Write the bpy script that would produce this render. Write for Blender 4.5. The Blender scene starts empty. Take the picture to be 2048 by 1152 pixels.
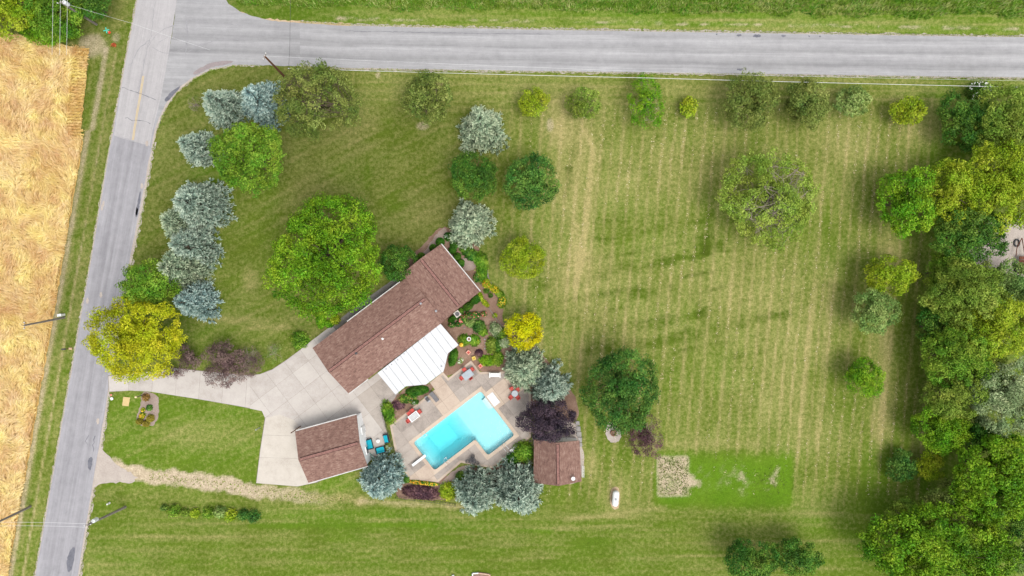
import bpy, bmesh, math, random
import numpy as np
from mathutils import Vector

# ------------------------------------------------------------------ scene, camera, light
scene = bpy.context.scene
COL = scene.collection
S = 0.07                      # metres of ground per photo pixel (2048 px wide)
CH = 2048 * S * 24 / 36       # camera height for a 24 mm lens looking straight down

cam_d = bpy.data.cameras.new('camera')
cam_d.sensor_width = 36; cam_d.lens = 24; cam_d.clip_end = 3000; cam_d.clip_start = 1
cam = bpy.data.objects.new('camera', cam_d); COL.objects.link(cam)
cam.location = (0, 0, CH)
scene.camera = cam

SUN_AZ, SUN_EL = math.radians(136), math.radians(67)
wd = bpy.data.worlds.new('World'); scene.world = wd; wd.use_nodes = True
wn = wd.node_tree.nodes; wl = wd.node_tree.links
wn.clear()
sky = wn.new('ShaderNodeTexSky'); sky.sky_type = 'NISHITA'; sky.sun_disc = False
sky.sun_elevation = SUN_EL; sky.sun_rotation = SUN_AZ
sky.air_density = 1.0; sky.dust_density = 3.0; sky.ozone_density = 1.0
hs = wn.new('ShaderNodeHueSaturation'); hs.inputs['Saturation'].default_value = 0.22
bg = wn.new('ShaderNodeBackground'); bg.inputs['Strength'].default_value = 0.15
wo = wn.new('ShaderNodeOutputWorld')
wl.new(sky.outputs[0], hs.inputs['Color']); wl.new(hs.outputs[0], bg.inputs[0]); wl.new(bg.outputs[0], wo.inputs[0])

sd = bpy.data.lights.new('sun', 'SUN'); sd.energy = 1.05; sd.angle = math.radians(32); sd.color = (1, 0.95, 0.86)
sun = bpy.data.objects.new('sun', sd); COL.objects.link(sun)
sdir = Vector((math.sin(SUN_AZ) * math.cos(SUN_EL), math.cos(SUN_AZ) * math.cos(SUN_EL), math.sin(SUN_EL)))
sun.rotation_euler = sdir.to_track_quat('Z', 'Y').to_euler()

vs = scene.view_settings
vs.view_transform = 'Standard'; vs.look = 'None'; vs.gamma = 1; vs.use_curve_mapping = False
vs.exposure = 0.88
scene.render.engine = 'CYCLES'
scene.cycles.max_bounces = 6; scene.cycles.transparent_max_bounces = 8

# ------------------------------------------------------------------ helpers
rng = np.random.default_rng(7)
random.seed(5)

def W(px, py, z=0.0):
    f = (CH - z) / CH * S
    return Vector(((px - 1024) * f, (576 - py) * f, z))

def lin(c, k=1.0):
    out = []
    for v in c[:3]:
        v = v / 255.0
        out.append(k * (v / 12.92 if v <= 0.04045 else ((v + 0.055) / 1.055) ** 2.4))
    return tuple(out) + (1.0,)

def tag(o, label=None, cat=None, group=None, kind=None):
    if label: o['label'] = label
    if cat: o['category'] = cat
    if group: o['group'] = group
    if kind: o['kind'] = kind
    return o

def empty(name, loc, label=None, cat=None, group=None, rz=0):
    o = bpy.data.objects.new(name, None); COL.objects.link(o)
    o.empty_display_size = 0.3
    o.location = loc; o.rotation_euler = (0, 0, rz)
    tag(o, label, cat, group)
    return o

def link(name, me, mat, parent=None):
    if mat is not None:
        me.materials.clear(); me.materials.append(mat)
    o = bpy.data.objects.new(name, me); COL.objects.link(o)
    if parent is not None:
        o.parent = parent
        # geometry is written in world coordinates: undo the parent's (unrotated) location
        o.location = -sum_loc(parent)
    return o

def sum_loc(p):
    v = Vector((0, 0, 0))
    while p is not None:
        v += Vector(p.location); p = p.parent
    return v

class MB:
    """collects faces in world coordinates, becomes ONE mesh object"""
    def __init__(s): s.v = []; s.f = []; s.uv = None
    def add(s, vs, fs):
        n = len(s.v); s.v += [tuple(v) for v in vs]; s.f += [tuple(i + n for i in f) for f in fs]
    def prism(s, poly, z0, z1, bottom=False):
        n = len(poly)
        area = sum(poly[i][0] * poly[(i + 1) % n][1] - poly[(i + 1) % n][0] * poly[i][1] for i in range(n))
        if area < 0: poly = list(reversed(poly))
        vs = [(p[0], p[1], z1) for p in poly] + [(p[0], p[1], z0) for p in poly]
        fs = [tuple(range(n))] + [(i, i + n, (i + 1) % n + n, (i + 1) % n) for i in range(n)]
        if bottom: fs.append(tuple(range(2 * n - 1, n - 1, -1)))
        s.add(vs, fs); return s
    def flat(s, poly, z):
        n = len(poly)
        area = sum(poly[i][0] * poly[(i + 1) % n][1] - poly[(i + 1) % n][0] * poly[i][1] for i in range(n))
        if area < 0: poly = list(reversed(poly))
        s.add([(p[0], p[1], z) for p in poly], [tuple(range(n))]); return s
    def box(s, c, size, rz=0, tilt=None):
        hx, hy, hz = size[0] / 2, size[1] / 2, size[2] / 2
        cs, sn = math.cos(rz), math.sin(rz)
        vs = []
        for dz in (-hz, hz):
            for dx, dy in ((-hx, -hy), (hx, -hy), (hx, hy), (-hx, hy)):
                z = dz + (tilt * dx if tilt else 0)
                vs.append((c[0] + dx * cs - dy * sn, c[1] + dx * sn + dy * cs, c[2] + z))
        s.add(vs, [(3, 2, 1, 0), (4, 5, 6, 7), (0, 1, 5, 4), (1, 2, 6, 5), (2, 3, 7, 6), (3, 0, 4, 7)]); return s
    def tube(s, pts, radii, n=6, cap=True):
        pts = [Vector(p) for p in pts]; m = len(pts); vs = []; fs = []
        if not hasattr(radii, '__len__'): radii = [radii] * m
        for i, p in enumerate(pts):
            d = (pts[min(i + 1, m - 1)] - pts[max(i - 1, 0)]).normalized()
            a = d.cross(Vector((0, 0, 1)))
            if a.length < 0.05: a = d.cross(Vector((0, 1, 0)))
            a.normalize(); b = d.cross(a)
            for k in range(n):
                t = 2 * math.pi * k / n
                vs.append(p + (a * math.cos(t) + b * math.sin(t)) * radii[i])
        for i in range(m - 1):
            for k in range(n):
                fs.append((i * n + k, i * n + (k + 1) % n, (i + 1) * n + (k + 1) % n, (i + 1) * n + k))
        if cap:
            fs.append(tuple(range(n - 1, -1, -1))); fs.append(tuple((m - 1) * n + k for k in range(n)))
        s.add(vs, fs); return s
    def lathe(s, c, prof, n=16):
        """prof: list of (radius, z) from bottom to top"""
        vs = []; fs = []
        for r, z in prof:
            for k in range(n):
                t = 2 * math.pi * k / n
                vs.append((c[0] + r * math.cos(t), c[1] + r * math.sin(t), c[2] + z))
        for i in range(len(prof) - 1):
            for k in range(n):
                fs.append((i * n + k, i * n + (k + 1) % n, (i + 1) * n + (k + 1) % n, (i + 1) * n + k))
        fs.append(tuple(range(n - 1, -1, -1))); fs.append(tuple((len(prof) - 1) * n + k for k in range(n)))
        s.add(vs, fs); return s
    def strip(s, pts, width, z):
        """flat ribbon along points; width a number or a list"""
        m = len(pts); vs = []
        for i, p in enumerate(pts):
            a = pts[max(i - 1, 0)]; b = pts[min(i + 1, m - 1)]
            dx, dy = b[0] - a[0], b[1] - a[1]; L = math.hypot(dx, dy) or 1
            w = (width[i] if hasattr(width, '__len__') else width) / 2
            vs.append((p[0] - dy / L * w, p[1] + dx / L * w, z)); vs.append((p[0] + dy / L * w, p[1] - dx / L * w, z))
        s.add(vs, [(2 * i, 2 * i + 1, 2 * i + 3, 2 * i + 2) for i in range(m - 1)]); return s
    def build(s, name, mat, parent=None, smooth=False):
        me = bpy.data.meshes.new(name); me.from_pydata(s.v, [], s.f)
        if smooth:
            me.polygons.foreach_set('use_smooth', np.ones(len(me.polygons), bool))
        me.update()
        return link(name, me, mat, parent)

def np_mesh(name, verts, faces, attrs=None, smooth=False):
    """verts (N,3), faces (M,k)"""
    me = bpy.data.meshes.new(name)
    n, (m, k) = len(verts), faces.shape
    me.vertices.add(n); me.vertices.foreach_set('co', np.ascontiguousarray(verts, np.float32).ravel())
    me.loops.add(m * k); me.loops.foreach_set('vertex_index', np.ascontiguousarray(faces, np.int32).ravel())
    me.polygons.add(m)
    me.polygons.foreach_set('loop_start', np.arange(0, m * k, k, dtype=np.int32))
    me.polygons.foreach_set('loop_total', np.full(m, k, np.int32))
    if smooth: me.polygons.foreach_set('use_smooth', np.ones(m, bool))
    if attrs:
        for a, d in attrs.items():
            at = me.attributes.new(a, 'FLOAT', 'POINT'); at.data.foreach_set('value', np.ascontiguousarray(d, np.float32))
    me.update(calc_edges=True)
    return me

def norm(a): return a / np.maximum(np.linalg.norm(a, axis=-1, keepdims=True), 1e-6)

def leaf_cards(c, nrm, size, aspect, tint):
    """diamond leaves, slightly folded"""
    n = len(c)
    r = rng.normal(size=(n, 3)); t = norm(np.cross(nrm, r)); b = np.cross(nrm, t)
    L = (size * 0.5)[:, None]; Wd = L * aspect
    v = np.stack([c - t * L, c + b * Wd + nrm * L * 0.25, c + t * L, c - b * Wd + nrm * L * 0.25], 1).reshape(-1, 3)
    f = np.arange(4 * n).reshape(-1, 4)
    return v, f, np.repeat(tint, 4)

def needle_cards(c, d, length, width, t0, t1):
    n = len(c)
    r = rng.normal(size=(n, 3)); s_ = norm(np.cross(d, r))
    L = length[:, None]; w = width[:, None] * 0.5
    v = np.stack([c - s_ * w, c + s_ * w, c + d * L + s_ * w * 0.6, c + d * L - s_ * w * 0.6], 1).reshape(-1, 3)
    f = np.arange(4 * n).reshape(-1, 4)
    t = np.stack([t0, t0, t1, t1], 1).ravel()
    return v, f, t

def vnoise(x, y, seed=0):
    g = np.random.default_rng(seed).random((257, 257))
    xi = np.floor(x).astype(int); yi = np.floor(y).astype(int)
    fx = x - xi; fy = y - yi
    fx = fx * fx * (3 - 2 * fx); fy = fy * fy * (3 - 2 * fy)
    a = g[xi % 257, yi % 257]; b = g[(xi + 1) % 257, yi % 257]; c = g[xi % 257, (yi + 1) % 257]; d = g[(xi + 1) % 257, (yi + 1) % 257]
    return (a * (1 - fx) + b * fx) * (1 - fy) + (c * (1 - fx) + d * fx) * fy

def fbm(x, y, seed=0, oct=4):
    t = 0; a = 0.5; s_ = 0
    for o in range(oct):
        t = t + a * vnoise(x * 2 ** o + 17.3 * o, y * 2 ** o + 5.1 * o, seed + o); s_ += a; a *= 0.55
    return t / s_

# ------------------------------------------------------------------ materials
def new_mat(name):
    m = bpy.data.materials.new(name); m.use_nodes = True
    nt = m.node_tree; nt.nodes.clear()
    out = nt.nodes.new('ShaderNodeOutputMaterial')
    return m, nt, nt.nodes, nt.links, out

def ramp(nodes, stops):
    r = nodes.new('ShaderNodeValToRGB'); e = r.color_ramp.elements
    while len(e) < len(stops): e.new(0.5)
    for el, (p, c) in zip(e, stops): el.position = p; el.color = c
    return r

def noise(nodes, links, vec, scale, detail=3, rough=0.55, dist=0.0):
    n = nodes.new('ShaderNodeTexNoise'); n.inputs['Scale'].default_value = scale
    n.inputs['Detail'].default_value = detail; n.inputs['Roughness'].default_value = rough; n.inputs['Distortion'].default_value = dist
    if vec is not None: links.new(vec, n.inputs['Vector'])
    return n

def mixc(nodes, links, fac, a, b, mode='MIX'):
    m = nodes.new('ShaderNodeMix'); m.data_type = 'RGBA'; m.blend_type = mode
    for sock, v in ((m.inputs[0], fac), (m.inputs[6], a), (m.inputs[7], b)):
        if isinstance(v, (int, float)): sock.default_value = v
        elif isinstance(v, tuple): sock.default_value = v
        else: links.new(v, sock)
    return m.outputs[2]

def mth(nodes, links, op, a, b=None, c=None, clamp=False):
    m = nodes.new('ShaderNodeMath'); m.operation = op; m.use_clamp = clamp
    for i, v in enumerate((a, b, c)):
        if v is None: continue
        if isinstance(v, (int, float)): m.inputs[i].default_value = v
        else: links.new(v, m.inputs[i])
    return m.outputs[0]

def attr(nodes, name):
    a = nodes.new('ShaderNodeAttribute'); a.attribute_name = name
    return a.outputs['Fac']

def wpos(nodes):
    return nodes.new('ShaderNodeNewGeometry').outputs['Position']

def simple(name, c, rough=0.7, spec=0.3, var=0.12, scale=3.0, metal=0.0, fine=0.0):
    """plain paint/plastic/stone with blotches of wear"""
    m, nt, N, L, out = new_mat(name)
    p = N.new('ShaderNodeBsdfPrincipled'); p.inputs['Roughness'].default_value = rough
    p.inputs['Specular IOR Level'].default_value = spec; p.inputs['Metallic'].default_value = metal
    n = noise(N, L, wpos(N), scale, 4, 0.6)
    d = tuple(x * (1 - 2 * var) for x in c[:3]) + (1,); l = tuple(min(1, x * (1 + var)) for x in c[:3]) + (1,)
    r = ramp(N, [(0.3, d), (0.7, l)]); L.new(n.outputs[0], r.inputs[0]); col = r.outputs[0]
    if fine:
        n2 = noise(N, L, wpos(N), 14, 2, 0.7)
        col = mixc(N, L, fine, col, mixc(N, L, n2.outputs[0], (0.05, 0.04, 0.03, 1), (1, 1, 1, 1)), 'OVERLAY')
    L.new(col, p.inputs['Base Color']); L.new(p.outputs[0], out.inputs[0])
    return m

_fol = {}
def foliage(name, dark, mid, light, k=1.0, trans=0.12):
    if name in _fol: return _fol[name]
    m, nt, N, L, out = new_mat('foliage_' + name)
    r = ramp(N, [(0.0, lin(dark, k)), (0.5, lin(mid, k)), (1.0, lin(light, k))])
    L.new(attr(N, 'tint'), r.inputs[0])
    n = noise(N, L, wpos(N), 0.45, 2, 0.5)
    h = N.new('ShaderNodeHueSaturation'); L.new(r.outputs[0], h.inputs['Color'])
    L.new(mth(N, L, 'MULTIPLY_ADD', n.outputs[0], 0.10, 0.45), h.inputs['Hue'])
    L.new(mth(N, L, 'MULTIPLY_ADD', n.outputs[0], 0.5, 0.75), h.inputs['Value'])
    p = N.new('ShaderNodeBsdfPrincipled'); p.inputs['Roughness'].default_value = 0.55
    p.inputs['Specular IOR Level'].default_value = 0.15
    t = N.new('ShaderNodeBsdfTranslucent'); mx = N.new('ShaderNodeMixShader'); mx.inputs[0].default_value = trans
    L.new(h.outputs[0], p.inputs['Base Color']); L.new(h.outputs[0], t.inputs[0])
    L.new(p.outputs[0], mx.inputs[1]); L.new(t.outputs[0], mx.inputs[2]); L.new(mx.outputs[0], out.inputs[0])
    _fol[name] = m
    return m

G = 0.62      # photo colour -> reflectance of flat sunlit surfaces
BARK = simple('bark', lin((112, 98, 84), 0.7), 0.9, 0.1, 0.25, 6)
BARK_PALE = simple('bark_pale', lin((165, 152, 138), 0.8), 0.9, 0.1, 0.2, 6)
WHITE = simple('white_paint', (0.66, 0.66, 0.65, 1), 0.5, 0.3, 0.03, 2)
DARKMETAL = simple('dark_metal', (0.04, 0.04, 0.045, 1), 0.5, 0.4, 0.2, 4)
GREYMETAL = simple('grey_metal', (0.3, 0.31, 0.33, 1), 0.45, 0.5, 0.15, 4)
WOOD_GREY = simple('weathered_wood', lin((150, 142, 134), 0.7), 0.85, 0.15, 0.2, 5)
WOOD_BROWN = simple('brown_wood', lin((120, 84, 62), 0.7), 0.8, 0.2, 0.2, 5)
WOOD_DARK = simple('creosote_wood', lin((80, 62, 54), 0.7), 0.85, 0.15, 0.25, 5)
GLASSGREY = simple('window_glass', (0.03, 0.035, 0.04, 1), 0.1, 0.6, 0.1, 1)
WIRE = simple('wire_aluminium', (0.6, 0.6, 0.6, 1), 0.5, 0.4, 0.05, 1)
WIREDARK = simple('wire_black', (0.05, 0.05, 0.05, 1), 0.5, 0.4, 0.05, 1)

def make_lawn_mat():
    m, nt, N, L, out = new_mat('lawn')
    pos = wpos(N)
    dry = attr(N, 'dry'); lush = attr(N, 'lush'); bare = attr(N, 'bare')
    f1 = noise(N, L, pos, 2.0, 5, 0.72); f2 = noise(N, L, pos, 5.0, 4, 0.75); f3 = noise(N, L, pos, 0.35, 3, 0.5)
    green = mixc(N, L, f3.outputs[0], lin((96, 116, 38), G), lin((114, 130, 48), G))
    lushc = mixc(N, L, f3.outputs[0], lin((88, 128, 28), G), lin((116, 152, 42), G))
    base = mixc(N, L, mth(N, L, 'MULTIPLY_ADD', mth(N, L, 'SUBTRACT', f1.outputs[0], 0.5), 0.6, lush, True), green, lushc)
    # dry blades: the share grows with the attribute, speckled
    sp = mth(N, L, 'MULTIPLY_ADD', mth(N, L, 'SUBTRACT', f1.outputs[0], 0.5), 1.5, dry, True)
    base = mixc(N, L, sp, base, mixc(N, L, f2.outputs[0], lin((158, 150, 84), G), lin((205, 190, 138), G)))
    sb = mth(N, L, 'MULTIPLY_ADD', mth(N, L, 'SUBTRACT', f2.outputs[0], 0.5), 1.6, bare, True)
    sb = mth(N, L, 'MULTIPLY', sb, mth(N, L, 'MULTIPLY', bare, 3.0, None, True))
    base = mixc(N, L, sb, base, mixc(N, L, f1.outputs[0], lin((186, 164, 134), G), lin((228, 212, 186), G)))
    # blade-scale value grain
    gr = mth(N, L, 'MULTIPLY_ADD', f2.outputs[0], 1.1, 0.45)
    gr = mth(N, L, 'MULTIPLY', gr, mth(N, L, 'MULTIPLY_ADD', f1.outputs[0], 0.8, 0.6))
    gr = mth(N, L, 'MULTIPLY', gr, attr(N, 'dens'))
    cmb = N.new('ShaderNodeCombineColor'); L.new(gr, cmb.inputs[0]); L.new(gr, cmb.inputs[1]); L.new(gr, cmb.inputs[2])
    base = mixc(N, L, 1.0, base, cmb.outputs[0], 'MULTIPLY')
    p = N.new('ShaderNodeBsdfPrincipled'); p.inputs['Roughness'].default_value = 1.0; p.inputs['Specular IOR Level'].default_value = 0.0
    bp = N.new('ShaderNodeBump'); bp.inputs['Strength'].default_value = 0.6; bp.inputs['Distance'].default_value = 0.06
    L.new(f2.outputs[0], bp.inputs['Height']); L.new(bp.outputs[0], p.inputs['Normal'])
    L.new(base, p.inputs['Base Color']); L.new(p.outputs[0], out.inputs[0])
    return m
LAWN = make_lawn_mat()

def make_road_mat(name, tracks, c0, c1, by_pos=False):
    """tracks: ramp stops over the width of the road"""
    m, nt, N, L, out = new_mat(name)
    pos = wpos(N)
    if by_pos:      # straight continuation of the north road, from world position
        sx = N.new('ShaderNodeSeparateXYZ'); L.new(pos, sx.inputs[0])
        u = mth(N, L, 'ADD', sx.outputs[0], 41.6)
        v = mth(N, L, 'MULTIPLY_ADD', mth(N, L, 'MULTIPLY_ADD', sx.outputs[0], 0.03, sx.outputs[1]), -1 / 6.0, (576 - 36) * S / 6.0 - 0.22)
    else:
        u = attr(N, 'along'); v = attr(N, 'across')
    cmb = N.new('ShaderNodeCombineXYZ'); L.new(mth(N, L, 'MULTIPLY', u, 0.035), cmb.inputs[0]); L.new(mth(N, L, 'MULTIPLY', v, 7.0), cmb.inputs[1])
    st = noise(N, L, cmb.outputs[0], 1.6, 5, 0.6)
    cmb2 = N.new('ShaderNodeCombineXYZ'); L.new(mth(N, L, 'MULTIPLY', u, 0.25), cmb2.inputs[0]); L.new(mth(N, L, 'MULTIPLY', v, 16.0), cmb2.inputs[1])
    st2 = noise(N, L, cmb2.outputs[0], 2.0, 3, 0.6)
    wob = mth(N, L, 'MULTIPLY_ADD', mth(N, L, 'SUBTRACT', st.outputs[0], 0.5), 0.16, v)
    rt = ramp(N, tracks); L.new(wob, rt.inputs[0])
    f = noise(N, L, pos, 10, 3, 0.7); big = noise(N, L, pos, 0.12, 4, 0.6)
    a = mth(N, L, 'MULTIPLY_ADD', st.outputs[0], 0.5, mth(N, L, 'MULTIPLY', st2.outputs[0], 0.2))
    a = mth(N, L, 'MULTIPLY_ADD', big.outputs[0], 0.3, a)
    mo = noise(N, L, pos, 0.9, 5, 0.7); a = mth(N, L, 'MULTIPLY_ADD', mth(N, L, 'SUBTRACT', mo.outputs[0], 0.5), 0.35, a)
    col = mixc(N, L, mth(N, L, 'MULTIPLY_ADD', mth(N, L, 'SUBTRACT', a, 0.5), 3.0, 0.5, True), c0, c1)
    col = mixc(N, L, 1.0, col, rt.outputs[0], 'MULTIPLY')
    col = mixc(N, L, mth(N, L, 'MULTIPLY', f.outputs[0], 0.35), col, (0.04, 0.04, 0.045, 1))
    p = N.new('ShaderNodeBsdfPrincipled'); p.inputs['Roughness'].default_value = 0.85; p.inputs['Specular IOR Level'].default_value = 0.2
    L.new(col, p.inputs['Base Color']); L.new(p.outputs[0], out.inputs[0])
    return m
g_ = lambda x: (x, x, x * 1.01, 1)
ROAD_N = make_road_mat('chipseal_north', [(0.0, g_(0.98)), (0.1, g_(0.86)), (0.22, g_(1.05)), (0.42, g_(0.8)), (0.55, g_(1.06)), (0.75, g_(0.76)), (0.9, g_(1.02))],
                       lin((164, 163, 164), 0.72), lin((200, 199, 199), 0.72))
ROAD_W = make_road_mat('chipseal_west', [(0.0, g_(1.05)), (0.12, g_(0.98)), (0.3, g_(0.88)), (0.42, g_(1.0)), (0.5, g_(0.84)), (0.6, g_(1.02)), (0.8, g_(0.9)), (1.0, g_(1.06))],
                       lin((150, 148, 152), 0.76), lin((186, 184, 187), 0.76))
ROAD_W2 = make_road_mat('chipseal_west_new', [(0.0, g_(1.0)), (0.15, g_(0.95)), (0.3, g_(1.0)), (0.5, g_(0.92)), (0.7, g_(1.0)), (1.0, g_(0.98))], lin((176, 173, 173), 0.76), lin((202, 198, 197), 0.76))

APRON = make_road_mat('chipseal_apron', [(0.0, g_(0.95)), (0.1, g_(0.86)), (0.22, g_(1.02)), (0.42, g_(0.8)), (0.55, g_(1.03)), (0.75, g_(0.76)), (0.9, g_(1.0))],
                       lin((160, 159, 160), 0.72), lin((196, 195, 195), 0.72), True)
def grain_mat(name, stops, scale=6, scale2=0.5, rough=0.9, big=0.35, bump=0.0):
    m, nt, N, L, out = new_mat(name); pos = wpos(N)
    n = noise(N, L, pos, scale, 4, 0.7); b = noise(N, L, pos, scale2, 4, 0.6)
    f = mth(N, L, 'ADD', mth(N, L, 'MULTIPLY', n.outputs[0], 1 - big), mth(N, L, 'MULTIPLY', b.outputs[0], big))
    r = ramp(N, stops); L.new(f, r.inputs[0])
    p = N.new('ShaderNodeBsdfPrincipled'); p.inputs['Roughness'].default_value = rough; p.inputs['Specular IOR Level'].default_value = 0.15
    L.new(r.outputs[0], p.inputs['Base Color']); L.new(p.outputs[0], out.inputs[0])
    if bump:
        bp = N.new('ShaderNodeBump'); bp.inputs['Strength'].default_value = bump; bp.inputs['Distance'].default_value = 0.05
        L.new(n.outputs[0], bp.inputs['Height']); L.new(bp.outputs[0], p.inputs['Normal'])
    return m
GRAVEL = grain_mat('gravel_pale', [(0.25, lin((165, 150, 142), G)), (0.5, lin((200, 188, 178), G)), (0.75, lin((224, 212, 198), G))], 8, 0.8, 0.9, 0.35, 0.4)
DIRT = grain_mat('dirt_tan', [(0.25, lin((168, 138, 106), G)), (0.5, lin((206, 180, 146), G)), (0.75, lin((230, 208, 178), G))], 6, 0.6, 0.9, 0.4, 0.4)
MULCH = grain_mat('mulch', [(0.25, lin((112, 88, 74), G)), (0.5, lin((154, 124, 106), G)), (0.75, lin((194, 168, 148), G))], 7, 0.7, 0.9, 0.45, 0.5)
MULCH_P = grain_mat('mulch_pale', [(0.25, lin((142, 122, 110), G)), (0.5, lin((174, 155, 144), G)), (0.75, lin((208, 190, 178), G))], 8, 0.7, 0.9, 0.4, 0.5)
FIELDSOIL = grain_mat('straw_litter', [(0.25, lin((180, 140, 76), .66)), (0.5, lin((220, 182, 110), .66)), (0.75, lin((240, 208, 144), .66))], 5, 0.5, 0.9, 0.4)
TAR = grain_mat('tar', [(0.3, lin((84, 86, 96), 0.7)), (0.6, lin((128, 128, 136), 0.7))], 9, 1.0, 0.7, 0.3)
TARTHIN = grain_mat('tar_faint', [(0.3, lin((136, 135, 140), 0.75)), (0.7, lin((170, 168, 171), 0.75))], 9, 1.0, 0.7, 0.3)
YELLOW = grain_mat('road_yellow', [(0.3, lin((190, 180, 160), 0.74)), (0.6, lin((214, 186, 130), 0.74))], 6, 1.5, 0.8, 0.4)

def concrete(name, a, b, c, joint=True):
    m, nt, N, L, out = new_mat(name); pos = wpos(N)
    n = noise(N, L, pos, 9, 3, 0.7); w = noise(N, L, pos, 0.55, 6, 0.7, 0.15)
    oi = N.new('ShaderNodeObjectInfo')
    f = mth(N, L, 'ADD', mth(N, L, 'MULTIPLY', n.outputs[0], 0.4), mth(N, L, 'MULTIPLY', w.outputs[0], 0.6))
    f = mth(N, L, 'MULTIPLY_ADD', mth(N, L, 'SUBTRACT', oi.outputs['Random'], 0.5), 0.14, f)
    r = ramp(N, [(0.32, a), (0.5, b), (0.7, c)]); L.new(f, r.inputs[0])
    p = N.new('ShaderNodeBsdfPrincipled'); p.inputs['Roughness'].default_value = 0.85; p.inputs['Specular IOR Level'].default_value = 0.2
    L.new(r.outputs[0], p.inputs['Base Color']); L.new(p.outputs[0], out.inputs[0])
    return m
CONC = concrete('concrete_drive', lin((190, 181, 173), G), lin((210, 202, 195), G), lin((222, 215, 207), G))
CONC_W = concrete('concrete_pad', lin((196, 186, 174), G), lin((217, 208, 196), G), lin((229, 221, 209), G))
CONC_G = concrete('concrete_patio', lin((160, 150, 144), G), lin((192, 182, 172), G), lin((208, 198, 188), G))
DECK = concrete('deck_grey', lin((152, 142, 134), G), lin((188, 176, 166), G), lin((206, 195, 184), G))
DECK_T = concrete('deck_tan', lin((184, 164, 148), G), lin((212, 192, 174), G), lin((226, 207, 188), G))
COPING = concrete('coping', lin((200, 178, 160), G), lin((222, 202, 182), G), lin((234, 216, 196), G))
JOINT = simple('joint_base', lin((164, 152, 142), 0.55), 0.95, 0.05, 0.15, 4)  # own tone of the base that shows between slabs
PORCH = concrete('porch_grey', lin((120, 116, 112), G), lin((148, 144, 138), G), lin((170, 166, 158), G))

def shingle_mat():
    m, nt, N, L, out = new_mat('asphalt_shingle')
    uv = N.new('ShaderNodeUVMap'); uv.uv_map = 'UVMap'
    br = N.new('ShaderNodeTexBrick'); L.new(uv.outputs[0], br.inputs['Vector'])
    br.inputs['Scale'].default_value = 1.0; br.inputs['Brick Width'].default_value = 0.42; br.inputs['Row Height'].default_value = 0.16
    br.inputs['Mortar Size'].default_value = 0.01; br.inputs['Bias'].default_value = 0.0
    br.inputs['Color1'].default_value = (0.0, 0.0, 0.0, 1); br.inputs['Color2'].default_value = (1, 1, 1, 1); br.inputs['Mortar'].default_value = (0.25, 0.25, 0.25, 1)
    sep = N.new('ShaderNodeSeparateColor'); L.new(br.outputs[0], sep.inputs[0])
    n = noise(N, L, uv.outputs[0], 2.6, 3, 0.6, 0.8); n2 = noise(N, L, uv.outputs[0], 9, 2, 0.7); n3 = noise(N, L, uv.outputs[0], 0.35, 3, 0.5)
    f = mth(N, L, 'MULTIPLY_ADD', sep.outputs[0], 0.28, mth(N, L, 'MULTIPLY_ADD', n.outputs[0], 0.75, mth(N, L, 'MULTIPLY', n2.outputs[0], 0.25)))
    f = mth(N, L, 'MULTIPLY_ADD', n3.outputs[0], 0.2, f)
    r = ramp(N, [(0.45, lin((114, 86, 79), .62)), (0.66, lin((142, 110, 99), .62)), (0.8, lin((154, 121, 109), .62)), (0.98, lin((174, 144, 131), .62))])
    L.new(f, r.inputs[0])
    p = N.new('ShaderNodeBsdfPrincipled'); p.inputs['Roughness'].default_value = 0.9; p.inputs['Specular IOR Level'].default_value = 0.15
    L.new(r.outputs[0], p.inputs['Base Color']); L.new(p.outputs[0], out.inputs[0])
    return m
SHINGLE = shingle_mat()
SHINGLE_CAP = simple('ridge_cap', lin((150, 112, 104), .72), 0.9, 0.1, 0.2, 5)
SHADOWGAP = simple('ridge_gap_shade', lin((52, 36, 38), 0.5), 0.9, 0.1, 0.1, 5)  # dark colour stands in for the shade in the vent's side gaps

# ------------------------------------------------------------------ ground
GX, GY, GS = 80.1, 47.1, 0.3
def poly_mask(PX, PY, poly):
    ins = np.zeros(PX.shape, bool); n = len(poly)
    for i in range(n):
        x0, y0 = poly[i]; x1, y1 = poly[(i + 1) % n]
        if y0 == y1: continue
        c = (y0 > PY) != (y1 > PY)
        ins ^= c & (PX < (x1 - x0) * (PY - y0) / (y1 - y0) + x0)
    return ins

# pool frame (photo pixels): origin at the deep corner, u along the long side, v across
PU = (0.794, -0.607); PV = (0.607, 0.794); PO = (826, 885)
def puv(u, v): return (PO[0] + u * PU[0] + v * PV[0], PO[1] + u * PU[1] + v * PV[1])
POOL_UV = [(0, 0), (171, 0), (171, 112), (103, 112), (103, 71), (0, 71)]
DECK_POLY = [(780, 851), (870, 779), (860, 765), (886, 744), (897, 756), (942, 721), (960, 744), (1040, 742), (1062, 790), (1062, 874), (985, 936), (957, 932), (922, 925), (877, 964), (819, 959), (792, 912)]

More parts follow.
